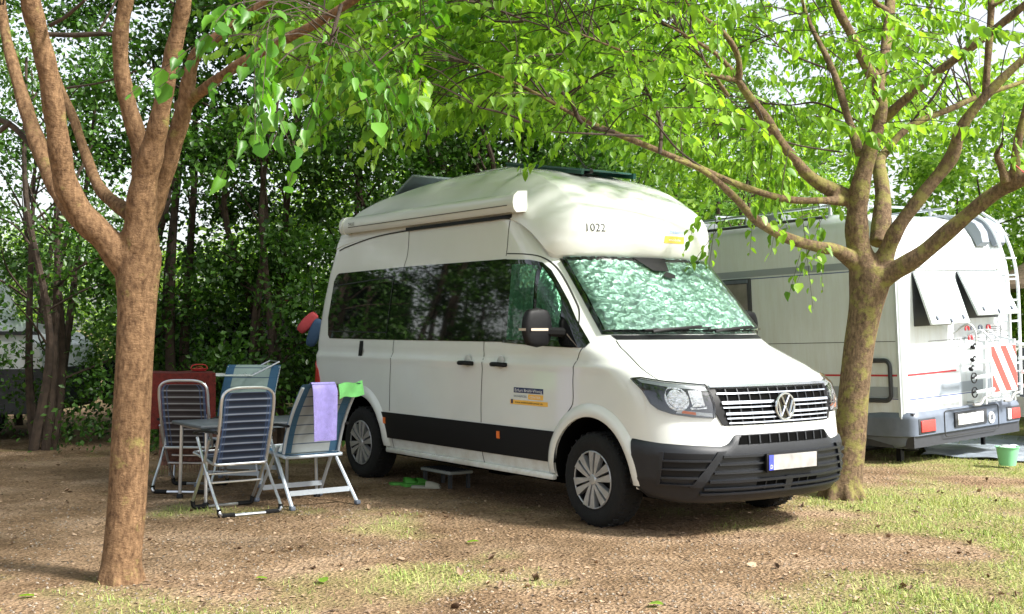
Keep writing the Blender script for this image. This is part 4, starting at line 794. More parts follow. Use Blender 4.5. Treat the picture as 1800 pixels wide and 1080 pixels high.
def bush_tree(name, seed, h, rad, zlo, nclump, nleaf, size, lm, label, cat="tree", group=None, stems=4, loc=(0, 0), flat=1, sph=False, bark=BARKD):
    r_ = np.random.default_rng(seed); t = empty(name, (loc[0], loc[1], 0), 0, label, cat, group); mb = MB(); tips = []
    for k in range(stems):
        a = r_.uniform(0, 6.28); top = np.array([math.cos(a)*rad*.5*r_.uniform(.3, 1), math.sin(a)*rad*.5*r_.uniform(.3, 1), h*r_.uniform(.6, .9)]); b = np.array([math.cos(a)*.14, math.sin(a)*.14, -.05])
        P = catmull([b, b+(top-b)*.3+r_.normal(0, .12, 3), b+(top-b)*.65+r_.normal(0, .16, 3), top], 5); mb.tube(P, np.linspace(.06, .014, len(P))*(h/5)**.5, 7, noise=.06)
        for j in range(6):
            i = r_.integers(4, len(P)-2); e = P[i]+np.array([r_.normal(0, rad*.45), r_.normal(0, rad*.45), r_.uniform(.2, 1.0)]); mb.tube(catmull([P[i], (P[i]+e)/2+r_.normal(0, .08, 3), e], 4), np.linspace(.018, .005, 9), 5); tips.append(e)
    mb.build("trunk", bark, t, smooth=0, fix=False)
    Cn = []
    while len(Cn) < nclump:
        p = r_.uniform(-1, 1, 3); 
        if sph and p@p > 1: continue
        if p[0]**2+p[1]**2 > 1: continue
        w = 1-.35*max(0, p[2])**2; Cn.append((p[0]*rad*w, p[1]*rad*w*flat, zlo+(h-zlo)*(p[2]+1)/2))
    Cn = np.array(Cn); k = r_.integers(0, nclump, nleaf); sp_ = r_.uniform(.13, .36, nclump)*rad/1.6
    P = Cn[k]+r_.normal(0, 1, (nleaf, 3))*sp_[k][:, None]*[1, 1, .75]; P[:, 2] = np.abs(P[:, 2]-.05)+.05
    D = r_.normal(0, 1, (nleaf, 3))+[0, 0, -.35]; N = r_.normal(0, .6, (nleaf, 3))+[0, 0, 1]
    polymesh("crown", inst(P, D, N, size*r_.uniform(.6, 1.25, nleaf), SM_T), 5, SM_F, lm, t); return t
# dark hedge row behind the chairs and the van
hg = "dark slender hedge trees behind the chairs"
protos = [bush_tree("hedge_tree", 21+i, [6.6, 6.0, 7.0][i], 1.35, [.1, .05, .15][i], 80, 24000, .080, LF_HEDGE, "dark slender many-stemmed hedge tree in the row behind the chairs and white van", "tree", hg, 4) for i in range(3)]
HL = {0: 'dark hedge tree with its trunk base showing at the far left', 4: 'dark hedge tree rising directly behind the dark red blanket', 5: 'dark hedge tree behind the blue and sage folding chair', 6: 'dark hedge tree touching the rear corner of the white van', 7: 'dark hedge tree hidden behind the rear roof and awning of the van', 8: 'dark hedge tree behind the open skylight on the van roof'}
hx = [(-5.8, 14.9, 3), (-7.6, 15.3, 3), (-9.6, 14.6, 2), (-11.4, 15.0, 1), (-4.4, 15.9, 2), (-3.1, 15.5, 0), (-1.9, 16.2, 1), (-.7, 16.6, 0), (.5, 17.4, 2), (-13.4, 14.2, 0), (-15.5, 13.4, 2), (-14.5, 11.0, 1), (-16, 8.5, 0)]
protos.append(bush_tree('hedge_tree', 31, 6.2, 1.4, .1, 60, 9500, .075, LF_HEDGE, 'dark hedge tree', 'tree', hg, 5))
used = set()
for i, (x, y, k) in enumerate(hx):
    o = protos[k] if k not in used else copy_tree(protos[k]); used.add(k); o.location = (x, y, 0); o.rotation_euler = (0, 0, i*1.3); o['label'] = HL.get(i, 'dark slender hedge tree outside the left edge of the picture'); s = .9+.25*random.random(); o.scale = (s, s, s)
# taller trees beyond
fg = "lime green trees far beyond the campers"
fp = [bush_tree("lime_tree", 51+i, [7.5, 9][i], [2.6, 3.0][i], [.8, 1.2][i], 95, 17000, .165, LF_FAR, "sunlit lime green tree far beyond the campers", "tree", fg, 3, sph=False) for i in range(2)]
FL = {0: 'sunlit lime green tree showing above the front of the van roof', 1: 'sunlit lime green tree behind the middle of the motorhome roof', 2: 'sunlit lime green tree behind the motorhome ladder', 4: 'far lime green tree glimpsed over the rear of the van roof', 5: 'farthest lime green tree, showing between the limbs of the leaning tree', 8: 'far lime green tree glimpsed through the hedge behind the chairs'}
fx = [(1.5, 21, 0), (4.6, 22.5, 1), (8.2, 21.5, 0), (11.5, 24, 1), (-2.2, 22.5, 1), (6.6, 27, 0), (10.5, 19, 0), (14.5, 23, 1), (-6.5, 27, 0), (-12, 30, 1)]
used = set()
for i, (x, y, k) in enumerate(fx):
    o = fp[k] if k not in used else copy_tree(fp[k]); used.add(k); o.location = (x, y, 0); o.rotation_euler = (0, 0, i*2.1); o['label'] = FL.get(i, 'lime green tree standing far off, outside the edge of the picture'); s = .8+.3*random.random(); o.scale = (s, s, [.72, .60, .80, .75, .62, .66, .8, .75, .45, .45][i]*(.95 if s < 1 else .85))
mg = "bushy mid green trees between hedge and lime trees"
mp_ = bush_tree("bushy_tree", 77, 6.0, 1.9, .3, 70, 15000, .085, LF_MID, "mid green bushy tree standing behind the van roof", "tree", mg, 4)
for i, (x, y) in enumerate([(-1.6, 19.2), (1.0, 19.4), (3.0, 19.2), (-7.4, 18.6)]):
    o = mp_ if i == 0 else copy_tree(mp_); o.location = (x, y, 0); o.rotation_euler = (0, 0, i*1.7); o['label'] = ['mid green bushy tree behind the awning end of the van roof', 'mid green bushy tree behind the peak of the van roof', 'mid green bushy tree between the van roof and the motorhome', 'mid green bushy tree behind the hedge, above the hidden camper at left'][i]

# ------------------------------------------------------------------ parked motorhome (rear-left corner at its origin, y runs forward along the side)
MH = empty("motorhome", (4.30, 13.2, 0), 0, "old white motorhome with red stripe, rear ladder and bike rack, parked behind the leaning tree", "motorhome")
MH.rotation_euler = (Matrix.Rotation(-.043, 3, 'Y') @ Matrix.Rotation(math.atan2(.622, .783), 3, 'Z')).to_euler()
MW, ML = 2.28, 5.9
def mh_back(z): return float(np.interp(z, [0, 2.05, 2.3, 2.5, 2.62, 2.72, 2.79, 2.82], [0, 0, .03, .10, .18, .32, .55, .95]))
GREYB = mk("grey_band", (.30, .34, .39), .4); REDS = mk("red_stripe", (.50, .03, .04), .4); DKB = mk("skirt_grey", (.035, .038, .045), .5, vary=.1, scale=20); BMP = mk("rear_bumper_grey", (.12, .145, .19), .5, vary=.1, scale=10)
mb = MB(); zz = [.52, .6, 1.2, 1.8, 2.05, 2.2, 2.3, 2.4, 2.5, 2.56, 2.62, 2.68, 2.72, 2.76, 2.79, 2.82]
rows = []
for z in zz:
    b = mh_back(z); r = .07; ins = .0 if z < 2.7 else (z-2.7)*.5; fr = ML-max(0, z-1.2)*.35
    p = [(ins, fr), (ins, b+r)]+[(ins+r-r*math.cos(t), b+r-r*math.sin(t)) for t in np.linspace(0, math.pi/2, 6)][1:]+[(MW-ins-r+r*math.sin(t), b+r-r*math.cos(t)) for t in np.linspace(0, math.pi/2, 6)]+[(MW-ins, fr)]
    rows.append([(x, y, z) for x, y in p])
n = len(rows[0]); V = [p for r in rows for p in r]; m = len(rows)
mb.add(V, [(j*n+i, j*n+(i+1) % n, (j+1)*n+(i+1) % n, (j+1)*n+i) for j in range(m-1) for i in range(n)]+[tuple(range(n))[::-1], tuple((m-1)*n+i for i in range(n))]); mb.build("body", PAINT2, MH, smooth=35)
def sbox(mb, y0, y1, z0, z1, o=.004, th=.02): mb.box((-o+th/2-.0, (y0+y1)/2, (z0+z1)/2), (th, y1-y0, z1-z0))       # on the side wall, x=0
def rbox(mb, x0, x1, z0, z1, o=.004, th=.02, y=0): mb.box(((x0+x1)/2, y-o+th/2, (z0+z1)/2), (x1-x0, th, z1-z0))  # on the rear wall, y=0
mb = MB(); sbox(mb, .08, ML-.6, .965, .985); mb.box((.55, -.002, .975), (.95, .01, .02)); mb.box((2.14, -.002, .975), (.12, .01, .02)); mb.build("red_stripe", REDS, MH)
mb = MB(); sbox(mb, .08, ML-.6, .73, .85); rbox(mb, .08, 2.2, .72, .84); sbox(mb, .1, ML-.8, 2.17, 2.25); mb.build("grey_stripe", GREYB, MH)
mb = MB(); sbox(mb, .08, ML-.6, .712, .722, .003); sbox(mb, .1, ML-.8, 2.140, 2.150, .003); rbox(mb, .08, 2.2, .700, .710, .003); mb.build("blue_pinstripe", mk("pinstripe_blue", (.05, .08, .25), .4), MH)
mb = MB(); sbox(mb, .08, ML-.6, 1.345, 1.352, .002); rbox(mb, .5, 2.2, 1.325, 1.331, .002); mb.build("panel_seam", SEAM, MH)
mb = MB(); mb.box((-.004, .055, 1.6), (.018, .03, 2.2)); mb.build("corner_trim", mk("trim_pale", (.5, .55, .58), .4), MH)
mb = MB(); mb.box((.06, 3.0, .36), (.06, 5.6, .36)); mb.box((MW-.06, 3.0, .36), (.06, 5.6, .36)); mb.box((MW/2, 3.0, .44), (MW-.2, 5.4, .16)); mb.build("side_skirt", DKB, MH)
mb = MB(); w0 = lambda a, b: (a, b)
mb.box((-.012, 2.35, 1.905), (.03, .56, .50), bev=.01); sw = mb.build("side_window", DKB, MH)
mb = MB(); mb.box((-.028, 2.35, 1.89), (.012, .46, .40)); mb.build("pane", mk("curtained_pane", (.22, .21, .20), .25, vary=.25, scale=5), sw)
mb = MB(); mb.box((-.030, 2.35, 2.12), (.03, .50, .04)); mb.build("blind_rail", BMP, sw)
# service hatch frame (rounded ring)
def ring2(y0, y1, z0, z1, r, w, fn):
    P = []
    for (cy, cz, a0) in ((y1-r, z1-r, 0), (y0+r, z1-r, 90), (y0+r, z0+r, 180), (y1-r, z0+r, 270)):
        for k in range(6): a = math.radians(a0+k*18); P.append(fn(cy+r*math.cos(a), cz+r*math.sin(a)))
    return P+[P[0]]
mb = MB(); mb.tube(ring2(.16, .62, .70, 1.14, .07, 0, lambda a, b: (-.012, a, b)), .026, 6, cap=False); mb.build("service_hatch", DKB, MH)
# rear bumper
mb = MB(); 
def rb(u, v):
    P = [(-.02, .55), (-.03, .10), (.03, -.06), (.10, -.09), (MW-.10, -.09), (MW-.03, -.06), (MW+.03, .10), (MW+.02, .55)]
    p = np.array(P); d = np.r_[0, np.cumsum(np.hypot(*np.diff(p, axis=0).T))]; s = u*d[-1]; x = np.interp(s, d, p[:, 0]); y = np.interp(s, d, p[:, 1])
    z = .17+.40*v; k = [0, .05, .10, .105, .11, .115, .10, .03][min(7, int(v*8))]
    o = float(np.interp(v, [0, .10, .30, .34, .85, 1], [.12, .07, .045, .0, .0, .03])); return (x+(.5-u)*2*o*(.5 if .2 < u < .8 else 1), y+o*(1 if .15 < u < .85 else .2), z)
mb.grid(rb, 60, 20); mb.build("rear_bumper", BMP, MH, smooth=40)
mb = MB(); mb.box((MW/2, .05, .37), (MW-.1, .22, .38)); mb.build("bumper_core", DKB, MH)
mb = MB(); mb.tube(ring2(.60, 1.72, .26, .545, .04, 0, lambda a, b: (a, -.095, b)), .005, 5, cap=False); mb.build("tow_cover_gap", SEAM, MH)
mb = MB(); mb.box((1.12, -.10, .43), (.66, .02, .17), None, .008); nb = mb.build("plate_recess", DKB, MH)
mb = MB(); mb.box((1.10, -.113, .43), (.52, .01, .12), None, .003); mb.build("number_plate", WHITE, nb)
mb = MB(); mb.lathe([(.0001, -.105), (.065, -.105), (.065, -.09)], 'Y', (1.56, 0, .40), 24); bd = mb.build("round_badge", WHITE, MH); mb = MB(); mb.box((1.56, -.108, .405), (.03, .006, .06)); mb.box((1.56, -.108, .385), (.05, .006, .02)); mb.build("badge_mark", GREYT, bd)
for x0, x1 in ((.10, .42), (1.90, 2.20)):
    mb = MB(); mb.box(((x0+x1)/2, -.088, .41), (x1-x0, .02, .17), None, .01); lp = mb.build("tail_lamp", DKB, MH)
    mb = MB(); a = .03 if x0 < 1 else .10; mb.box(((x0+a+x1-.02)/2, -.102, .41), (x1-x0-a-.02, .02, .125), None, .006); mb.build("red_lens", mk("tail_red", (.62, .06, .05), .3, bump=.3, bscale=150) if x0 < 1 else bpy.data.materials["tail_red"], lp)
    if x0 > 1: mb = MB(); mb.box((x0+.05, -.102, .41), (.07, .02, .125), None, .006); mb.build("white_lens", WHITE, lp)
# rear top-hung windows, propped open
MILK = mk("milky_acrylic", (.62, .68, .70), .12, coat=.4, vary=.08, scale=6)
for x0, x1, z0, z1, ang in ((.24, .98, 1.50, 2.10, 18), (1.12, 1.98, 1.56, 2.10, 24)):
    mb = MB(); mb.box(((x0+x1)/2, -.004, (z0+z1)/2), (x1-x0, .02, z1-z0), None, .02); fr = mb.build("rear_window", DKB, MH)
    R = Matrix.Rotation(math.radians(-ang), 3, 'X'); c = Vector(((x0+x1)/2, -.03, z1)); hgt = z1-z0+.02
    mb = MB(); mb.box(c+R @ Vector((0, 0, -hgt/2)), (x1-x0+.02, .035, hgt), R, .025); fl = mb.build("flap", MILK, fr)
    mb = MB()
    for xx in (-.28, 0, .28): mb.box(c+R @ Vector((xx*(x1-x0)/.8, -.026, -hgt+(.07 if xx else .035))), (.03, .02, .05), R, .006)
    mb.build("catch", BMP, fl)
    mb = MB(); mb.bar((x1-.03, 0, z0+.22), c+R @ Vector(((x1-x0)/2-.03, .01, -hgt*.5)), .012); mb.build("stay", ALU, fr)
mb = MB(); rbox(mb, .2, 2.05, 2.12, 2.135, .012, .02); mb.box((1.0, -.01, 2.17), (1.9, .02, .012)); mb.build("drip_rail", mk("trim_pale2", (.6, .62, .62), .4), MH)
mb = MB(); mb.box((1.86, -.012, 1.38), (.32, .025, .19), None, .006); vg = mb.build("vent_grille", WHITE, MH)
mb = MB()
for k in range(7): mb.box((1.86, -.028, 1.31+k*.023), (.28, .008, .006))
mb.build("slots", BMP, vg)
# roof edge spoilers
for x0 in (1.66, 2.02):
    mb = MB(); pr = [(2.40, .04), (2.5, .09), (2.6, .16), (2.70, .28), (2.78, .48), (2.82, .80)]; V = []
    for k, (z, y) in enumerate(pr):
        o = .10*math.sin(math.pi*min(1, .22+k*.16)); dz = o*.7
        V += [(x0, y, z), (x0+.02, y-o, z+dz), (x0+.17, y-o, z+dz), (x0+.20, y, z)]
    Fs = [(k*4+i, k*4+(i+1) % 4, k*4+4+(i+1) % 4, k*4+4+i) for k in range(5) for i in range(4)]+[(0, 1, 2, 3), (23, 22, 21, 20)]
    mb.add(V, Fs); mb.build("roof_handle", mk("handle_grey", (.24, .27, .32), .5) if x0 < 2 else bpy.data.materials["handle_grey"], MH, smooth=50)
# ladder
mb = MB()
for x in (2.02, 2.24):
    mb.tube(catmull([(x, -.10, .62), (x, -.12, 1.4), (x, -.12, 2.0), (x, -.06, 2.35), (x, .08, 2.66), (x, .30, 2.84)], 5), .019, 8)
for z in np.arange(.75, 2.4, .25): mb.bar((2.02, -.115, z), (2.24, -.115, z), .013)
for z in (.9, 1.5, 2.05): mb.bar((2.05, 0, z), (2.05, -.115, z), .012); mb.bar((2.21, 0, z), (2.21, -.115, z), .012)
mb.build("ladder", mk("ladder_white_metal", (.66, .70, .72), .3, .3), MH)
# roof bars, rails and vents
mb = MB()
for z, x in ((2.93, .12), (2.93, MW-.12)): mb.tube([(x, .75, z), (x, 4.8, z)], .018, 8)
for y in (.95, 2.2, 3.6, 4.7): mb.bar((.12, y, 2.80), (.12, y, 2.93), .02); mb.bar((MW-.12, y, 2.80), (MW-.12, y, 2.93), .02)
mb.tube([(.1, 1.1, 2.97), (MW-.1, 1.1, 2.97)], .016, 8); mb.tube([(.1, 2.7, 2.97), (MW-.1, 2.7, 2.97)], .016, 8); mb.build("roof_rack", ALU, MH)
for y in (1.9, 3.1):
    mb = MB(); mb.box((.34, y, 2.86), (.30, .22, .12), None, .03); mb.build("roof_vent", mk("vent_grey", (.22, .24, .26), .5) if y < 2 else bpy.data.materials["vent_grey"], MH)
mb = MB(); mb.box((-.008, 3.3, 2.79), (.05, 4.8, .03), None, .008); mb.build("roof_edge_rail", DKB, MH)
# bike rack
mb = MB()
for x in (1.24, 1.86): mb.bar((x, -.22, .58), (x, -.25, 1.30), .024, 4)
for z in (.62, 1.22): mb.bar((1.05, -.20, z), (2.0, -.20, z), .014)
for x in (1.24, 1.86): mb.bar((x, -.22, .62), (x, 0, .60), .014); mb.bar((x, -.25, 1.28), (x, 0, 1.34), .014)
for i, (z, r_) in enumerate(((1.22, 0), (1.06, 0), (.90, 1), (.74, 1))):
    mb.tube([(.86, -.27-.02*i, z), (1.22, -.28-.02*i, z+.01)], [.020, .026], 6); mb.tube([(1.88, -.28-.02*i, z+.01), (2.12, -.28-.02*i, z)], [.026, .02], 6)
mb.tube(catmull([(.98, -.02, 1.40), (1.0, -.20, 1.50), (1.04, -.26, 1.40), (1.06, -.24, 1.22)], 4), .012, 6)
for x in (1.42, 1.58): mb.tube(catmull([(x-.18, -.03, 1.36), (x-.1, -.16, 1.42), (x, -.24, 1.28)], 4), .012, 6)
rack = mb.build("bike_rack", mk("rack_white_metal", (.60, .64, .66), .3, .4), MH)
for x0 in (.86, 1.5):
    mb = MB(); mb.tube(catmull([(x0, -.30, .60), (x0+.14, -.30, .60), (x0+.22, -.30, .66), (x0+.36, -.30, .68)], 5), .016, 6); mb.build("wheel_tray", mk("tray_grey", (.30, .30, .29), .4) if x0 < 1 else bpy.data.materials["tray_grey"], rack)
for i, (x, z) in enumerate(((.88, 1.24), (.86, 1.10), (2.12, 1.24), (2.12, 1.06), (2.1, .92), (2.1, .76), (.82, 1.0))):
    mb = MB(); mb.box((x, -.31, z), (.05, .04, .03), Matrix.Rotation(.6, 3, 'Y'), .008); mb.tube([(x-.02, -.32, z), (x+.01, -.33, z+.04), (x+.05, -.32, z+.03)], .009, 5); mb.build("clamp", BLACK, rack)
for i, z in enumerate((.90, .74)):
    mb = MB(); mb.tube([(.86+.055*math.cos(t), -.32, z+.055*math.sin(t)) for t in np.linspace(0, 2*math.pi, 20)], .008, 5, cap=False); mb.bar((.83, -.32, z), (.90, -.32, z+.02), .012); mb.build("strap_ring", BLACK, rack)
for i, x in enumerate((1.10, 1.22, 1.38, 1.55, 1.16)):
    mb = MB(); z = 1.44 if i < 4 else 1.33; mb.tube([(x+.035*math.cos(t), -.12, z+.03*math.sin(t)) for t in np.linspace(-.5, 3.6, 10)], .013, 6); mb.build("hook", REDS if i in (0, 3, 4) else BMP, rack)
# striped warning board
mbb = MB(); x0, x1, z0, z1 = 1.28, 1.83, .70, 1.24; mbb.box(((x0+x1)/2, -.285, (z0+z1)/2), (x1-x0, .012, z1-z0), None, .004); wb = mbb.build("warning_board", WHITE, MH)
mbb = MB()
from itertools import product
def clip(poly, x0, x1, z0, z1):
    for ax, lim, sg in ((0, x0, 1), (0, x1, -1), (1, z0, 1), (1, z1, -1)):
        out = []
        for i in range(len(poly)):
            a, b = poly[i], poly[(i+1) % len(poly)]; da, db = sg*(a[ax]-lim), sg*(b[ax]-lim)
            if da >= 0: out.append(a)
            if (da >= 0) != (db >= 0): t = da/(da-db); out.append((a[0]+t*(b[0]-a[0]), a[1]+t*(b[1]-a[1])))
        poly = out
        if not poly: return []
    return poly
for k in range(-2, 5):
    s = x0+k*.255-.06; P = clip([(s, z1), (s+.125, z1), (s+.125+.36, z0), (s+.36, z0)], x0+.01, x1-.01, z0+.01, z1-.01)
    if len(P) > 2: mbb.prism(P, lambda p: (p[0], -.290, p[1]), lambda p: (p[0], -.2935, p[1]))
mbb.build("red_stripes", mk("reflective_red", (.72, .07, .06), .35), wb, smooth=0)
# wheels, jack
for x in (.16, MW-.16):
    e = bpy.data.objects.new("wheel", None); C.objects.link(e); e.parent = MH; e.location = (x, 1.55, .30); e.rotation_euler = (0, 0, math.pi/2)
    mb = MB(); mb.lathe([(.19, -.1), (.30, -.1), (.33, -.07), (.33, .07), (.30, .1), (.19, .1)], 'Y', (0, 0, 0), 32); mb.build("tyre", RUBBER, e)
    mb = MB(); mb.lathe([(.0001, .04), (.1, .05), (.19, .08), (.2, .1)], 'Y', (0, 0, 0), 32); mb.build("rim", HUB, e)
mb = MB(); mb.box((.28, .28, .12), (.06, .06, .28)); mb.box((.28, .28, -.02), (.16, .16, .02)); mb.tube([(.28, .28, .20), (.02, .5, .16), (-.05, .9, .15)], .03, 6); mb.tube([(.30, .26, .16), (.50, .2, .12)], [.05, .03], 8); mb.build("levelling_jack", BLACK, MH)
mb = MB(); mb.box((MW-.25, .3, .10), (.04, .04, .16)); mb.build("jack_stub", BLACK, MH)

# ------------------------------------------------------------------ camping furniture
ST_A = stripemat("fabric_dark_stripes", (0, 0, 0), [(0, (.009, .014, .028)), (.34, (.008, .010, .016)), (.44, (.03, .045, .08)), (.53, (.22, .25, .31)), (.62, (.14, .16, .21)), (.72, (.02, .03, .05)), (1, (.009, .014, .028))], 9.5, [(0, (0, 0, 0)), (.40, (.35, .35, .35)), (.43, (.1, .1, .1)), (.455, (.6, .6, .6))], line=(.045, .075, .15))
ST_C = stripemat("fabric_brown_stripes", (0, 0, 0), [(0, (.018, .015, .016)), (.40, (.024, .018, .018)), (.55, (.26, .26, .27)), (.62, (.20, .20, .21)), (.70, (.04, .034, .034)), (1, (.035, .030, .032))], 9.5, [(0, (0, 0, 0)), (.36, (.6, .6, .6)), (.39, (.0, .0, .0)), (.44, (.7, .7, .7))], line=(.06, .09, .17))
ST_B = stripemat("fabric_blue_border", (0, 0, 0), [(0, (.33, .37, .38)), (.88, (.33, .37, .38)), (.92, (.05, .08, .14)), (1, (.05, .08, .14))], 7.5, [(0, (0, 0, 0)), (.33, (.95, .95, .95))], line=(.035, .105, .19))
ST_B2 = stripemat("fabric_sage_blue", (0, 0, 0), [(0, (.24, .31, .29)), (.88, (.24, .31, .29)), (.92, (.05, .08, .12)), (1, (.05, .08, .12))], 7.5, [(0, (0, 0, 0)), (.34, (.95, .95, .95))], line=(.03, .09, .17))
def chair_a(loc, rz, fab, label):
    t = empty("camping_chair", loc, rz, label, "camping chair", "folding camping chairs round the table")
    w = .222
    # back: bottom (y -.02, z .40) to top (y -.30, z 1.06)
    def bk(f): return np.array([0, -.05-.17*f-.03*math.sin(f*3), .40+.60*f])
    mb = MB(); P = [bk(f)+[-w, 0, 0] for f in (0, .3, .6, .85)]+[bk(.96)+[-w+.02, 0, 0], bk(1.02)+[-w+.09, 0, 0], bk(1.03)+[0, 0, 0], bk(1.02)+[w-.09, 0, 0], bk(.96)+[w-.02, 0, 0]]+[bk(f)+[w, 0, 0] for f in (.85, .6, .3, 0)]
    mb.tube(catmull(P, 5), .013, 8); mb.build("back_frame", ALU, t)
    mb = MB()
    def bf(u, v, o): p = bk(.02+.95*v); x = (u-.5)*2*(w-.02)*(1 if v < .9 else 1-.18*((v-.9)/.1)**2); return (x, p[1]+.035*math.cos((u-.5)*math.pi)*-1*math.sin(v*3)*-.6-o, p[2])
    mb.sheet(bf, 10, 20, .006); mb.build("backrest", fab, t)
    mb = MB(); mb.sheet(lambda u, v, o: ((u-.5)*2*(w-.015), -.05+.46*v, .405+.04*v-.03*math.sin(v*math.pi)*math.cos((u-.5)*math.pi)-o), 8, 10, .006); mb.build("seat", fab, t)
    mb = MB(); mb.tube(catmull([(-w, .40, .455), (-w, .1, .42), (-w, -.05, .40), (-w+.05, -.075, .395), (0, -.075, .395), (w-.05, -.075, .395), (w, -.05, .40), (w, .1, .42), (w, .40, .455), (w-.04, .44, .46), (0, .44, .46), (-w+.04, .44, .46), (-w, .40, .455)], 3), .012, 8); mb.build("seat_frame", ALU, t)
    for (yt, yb, zt) in ((.22, -.26, .60), (-.06, .32, .60)):
        mb = MB(); ww = w+.04; mb.tube(catmull([(-ww, yt, zt), (-ww, (yt+yb)/2, zt/2), (-ww, yb, .06), (-ww+.03, yb, .018), (-ww+.12, yb, .014), (0, yb, .014), (ww-.12, yb, .014), (ww-.03, yb, .018), (ww, yb, .06), (ww, (yt+yb)/2, zt/2), (ww, yt, zt)], 4), .0125, 8); lg = mb.build("leg_frame", ALU, t)
        for g in (-1, 1):
            mb = MB(); mb.tube(catmull([(g*ww, yb, .07), (g*(ww-.01), yb, .022), (g*(ww-.06), yb, .016), (g*(ww-.13), yb, .016)], 3), .019, 8); mb.build("foot_cap", BLACK, lg)
    for g in (-1, 1):
        mb = MB(); mb.tube(catmull([(g*(w+.02), -.16, .66), (g*(w+.035), .0, .665), (g*(w+.04), .18, .65), (g*(w+.03), .30, .63)], 4), [.018]*4+[.024]*6+[.02]*3, 8, flat=.7); mb.build("armrest", BLACK, t)
    mb = MB(); mb.bar((-w, .05, .24), (w, .05, .24), .010); mb.bar((-w, .16, .30), (w, .16, .30), .010); mb.build("cross_bar", ALU, t)
    return t
def chair_b(loc, rz, fab, label, h=1.12):
    t = empty("camping_chair", loc, rz, label, "camping chair", "folding camping chairs round the table"); w = .27
    def bk(f): return np.array([0, -.04-.34*f+.05*math.sin(f*math.pi), .44+(h-.44)*f])
    for g in (-1, 1):
        mb = MB(); mb.tube([bk(f)+[g*(w-.01), -.012, 0] for f in np.linspace(0, 1, 14)], .016, 6, flat=.8); mb.build("back_post", ALUM, t)
    mb = MB()
    def bf(u, v, o):
        if v > .93: q = (v-.93)/.07*math.pi*.5; p = bk(1); return ((u-.5)*2*w, p[1]-.02*(1-math.cos(q))-.01-o, p[2]+.025*math.sin(q))
        p = bk(v/.93); return ((u-.5)*2*w, p[1]+.010+.02*math.cos((u-.5)*math.pi)-o, p[2])
    mb.sheet(bf, 10, 26, .012); mb.build("backrest", fab, t)
    mb = MB(); mb.sheet(lambda u, v, o: ((u-.5)*2*(w-.01), -.05+.48*v, .43+.04*v-.02*math.sin(v*math.pi)-o), 8, 10, .008); mb.build("seat", fab, t)
    mb = MB(); mb.tube(catmull([(-w, .42, .46), (-w, -.05, .42), (-w+.06, -.09, .41), (w-.06, -.09, .41), (w, -.05, .42), (w, .42, .46), (-w, .42, .46)], 4), .014, 8); mb.build("seat_frame", ALUM, t)
    for (yt, yb) in ((.12, -.30), (.02, .36)):
        for g in (-1, 1):
            mb = MB(); mb.tube([(g*w, yt, .50), (g*(w+.035), yb, .02)], .017, 6, flat=.7); lg = mb.build("leg", ALUM, t)
            mb = MB(); mb.box((g*(w+.037), yb, .018), (.045, .05, .036), None, .01); mb.build("foot_cap", BMP, lg)
        mb = MB(); f = .22; y = yb+(yt-yb)*f; mb.box((0, y, .02+.48*f), (2*w+.03, .012, .042)); mb.build("cross_bar", ALUM, t)
    for g in (-1, 1):
        mb = MB(); mb.tube(catmull([(g*(w+.01), -.17, .68), (g*(w+.03), .02, .685), (g*(w+.03), .26, .66), (g*(w+.02), .32, .63)], 4), .02, 8, flat=.6); mb.build("armrest", BLACK, t)
        mb = MB(); mb.bar((g*(w+.02), .18, .67), (g*(w+.005), .10, .46), .010); mb.build("arm_support", ALUM, t)
    return t
YC = math.atan2(.65, .76)
chair_a((-2.24, 9.93, 0), YC-.1, ST_A, "navy and grey striped folding chair with tubular sled legs, nearest the camera")
chair_b((-1.74, 10.38, 0), math.atan2(.61, .79), ST_B, "blue bordered pale folding chair draped with a lilac towel beside the van", 1.01)
chair_a((-2.98, 11.25, 0), YC-.75, ST_C, "brown and grey striped folding chair standing left of the table by the tree trunk")
chair_b((-2.62, 11.75, 0), math.pi-.1, ST_B2, "blue and sage folding chair standing at the far side of the table", 1.10)
# towels over the near blue chair
ct, a_ = Vector((-1.74, 10.38, 0)), math.atan2(.61, .79)
def bk2(f): return np.array([0, -.04-.34*f+.05*math.sin(f*math.pi), .44+.57*f])
def towel(name, x0, x1, down, mat, label, back=.25, skew=0):
    mb = MB(); R = Matrix.Rotation(a_, 3, 'Z')
    def fn(u, v, o):
        s = v*(down+back)-back
        if s < 0: f = 1+s/.72*-1*-1; p = bk2(max(0, 1+s/.75)); y, z = p[1]+.06, p[2]+.02
        else: p = bk2(1-s/.75); y, z = bk2(1)[1]-.045-.018*math.sin(u*8+s*4)-.02*s, bk2(1)[2]+.02-s
        if abs(s) < .03: z += .022; y = bk2(1)[1]+.01-(s+.03)/.06*.05
        q = R @ Vector((x0+(x1-x0)*u+skew*max(0, s), y-o, z)); return (ct.x+q.x, ct.y+q.y, q.z)
    mb.sheet(fn, 10, 26, .006); o = mb.build(name, mat, None, smooth=60); tag(o, label, "towel"); return o
def place_origin(o):
    c = Vector(np.mean([v.co[:] for v in o.data.vertices], axis=0)); o.data.transform(Matrix.Translation(-c)); o.location = c
place_origin(towel("towel", -.19, .03, .46, mk("lilac_towel", (.34, .30, .68), .95, vary=.1, scale=25, bump=.6, bscale=220), "lilac towel hanging over the back of the blue bordered chair", .25))
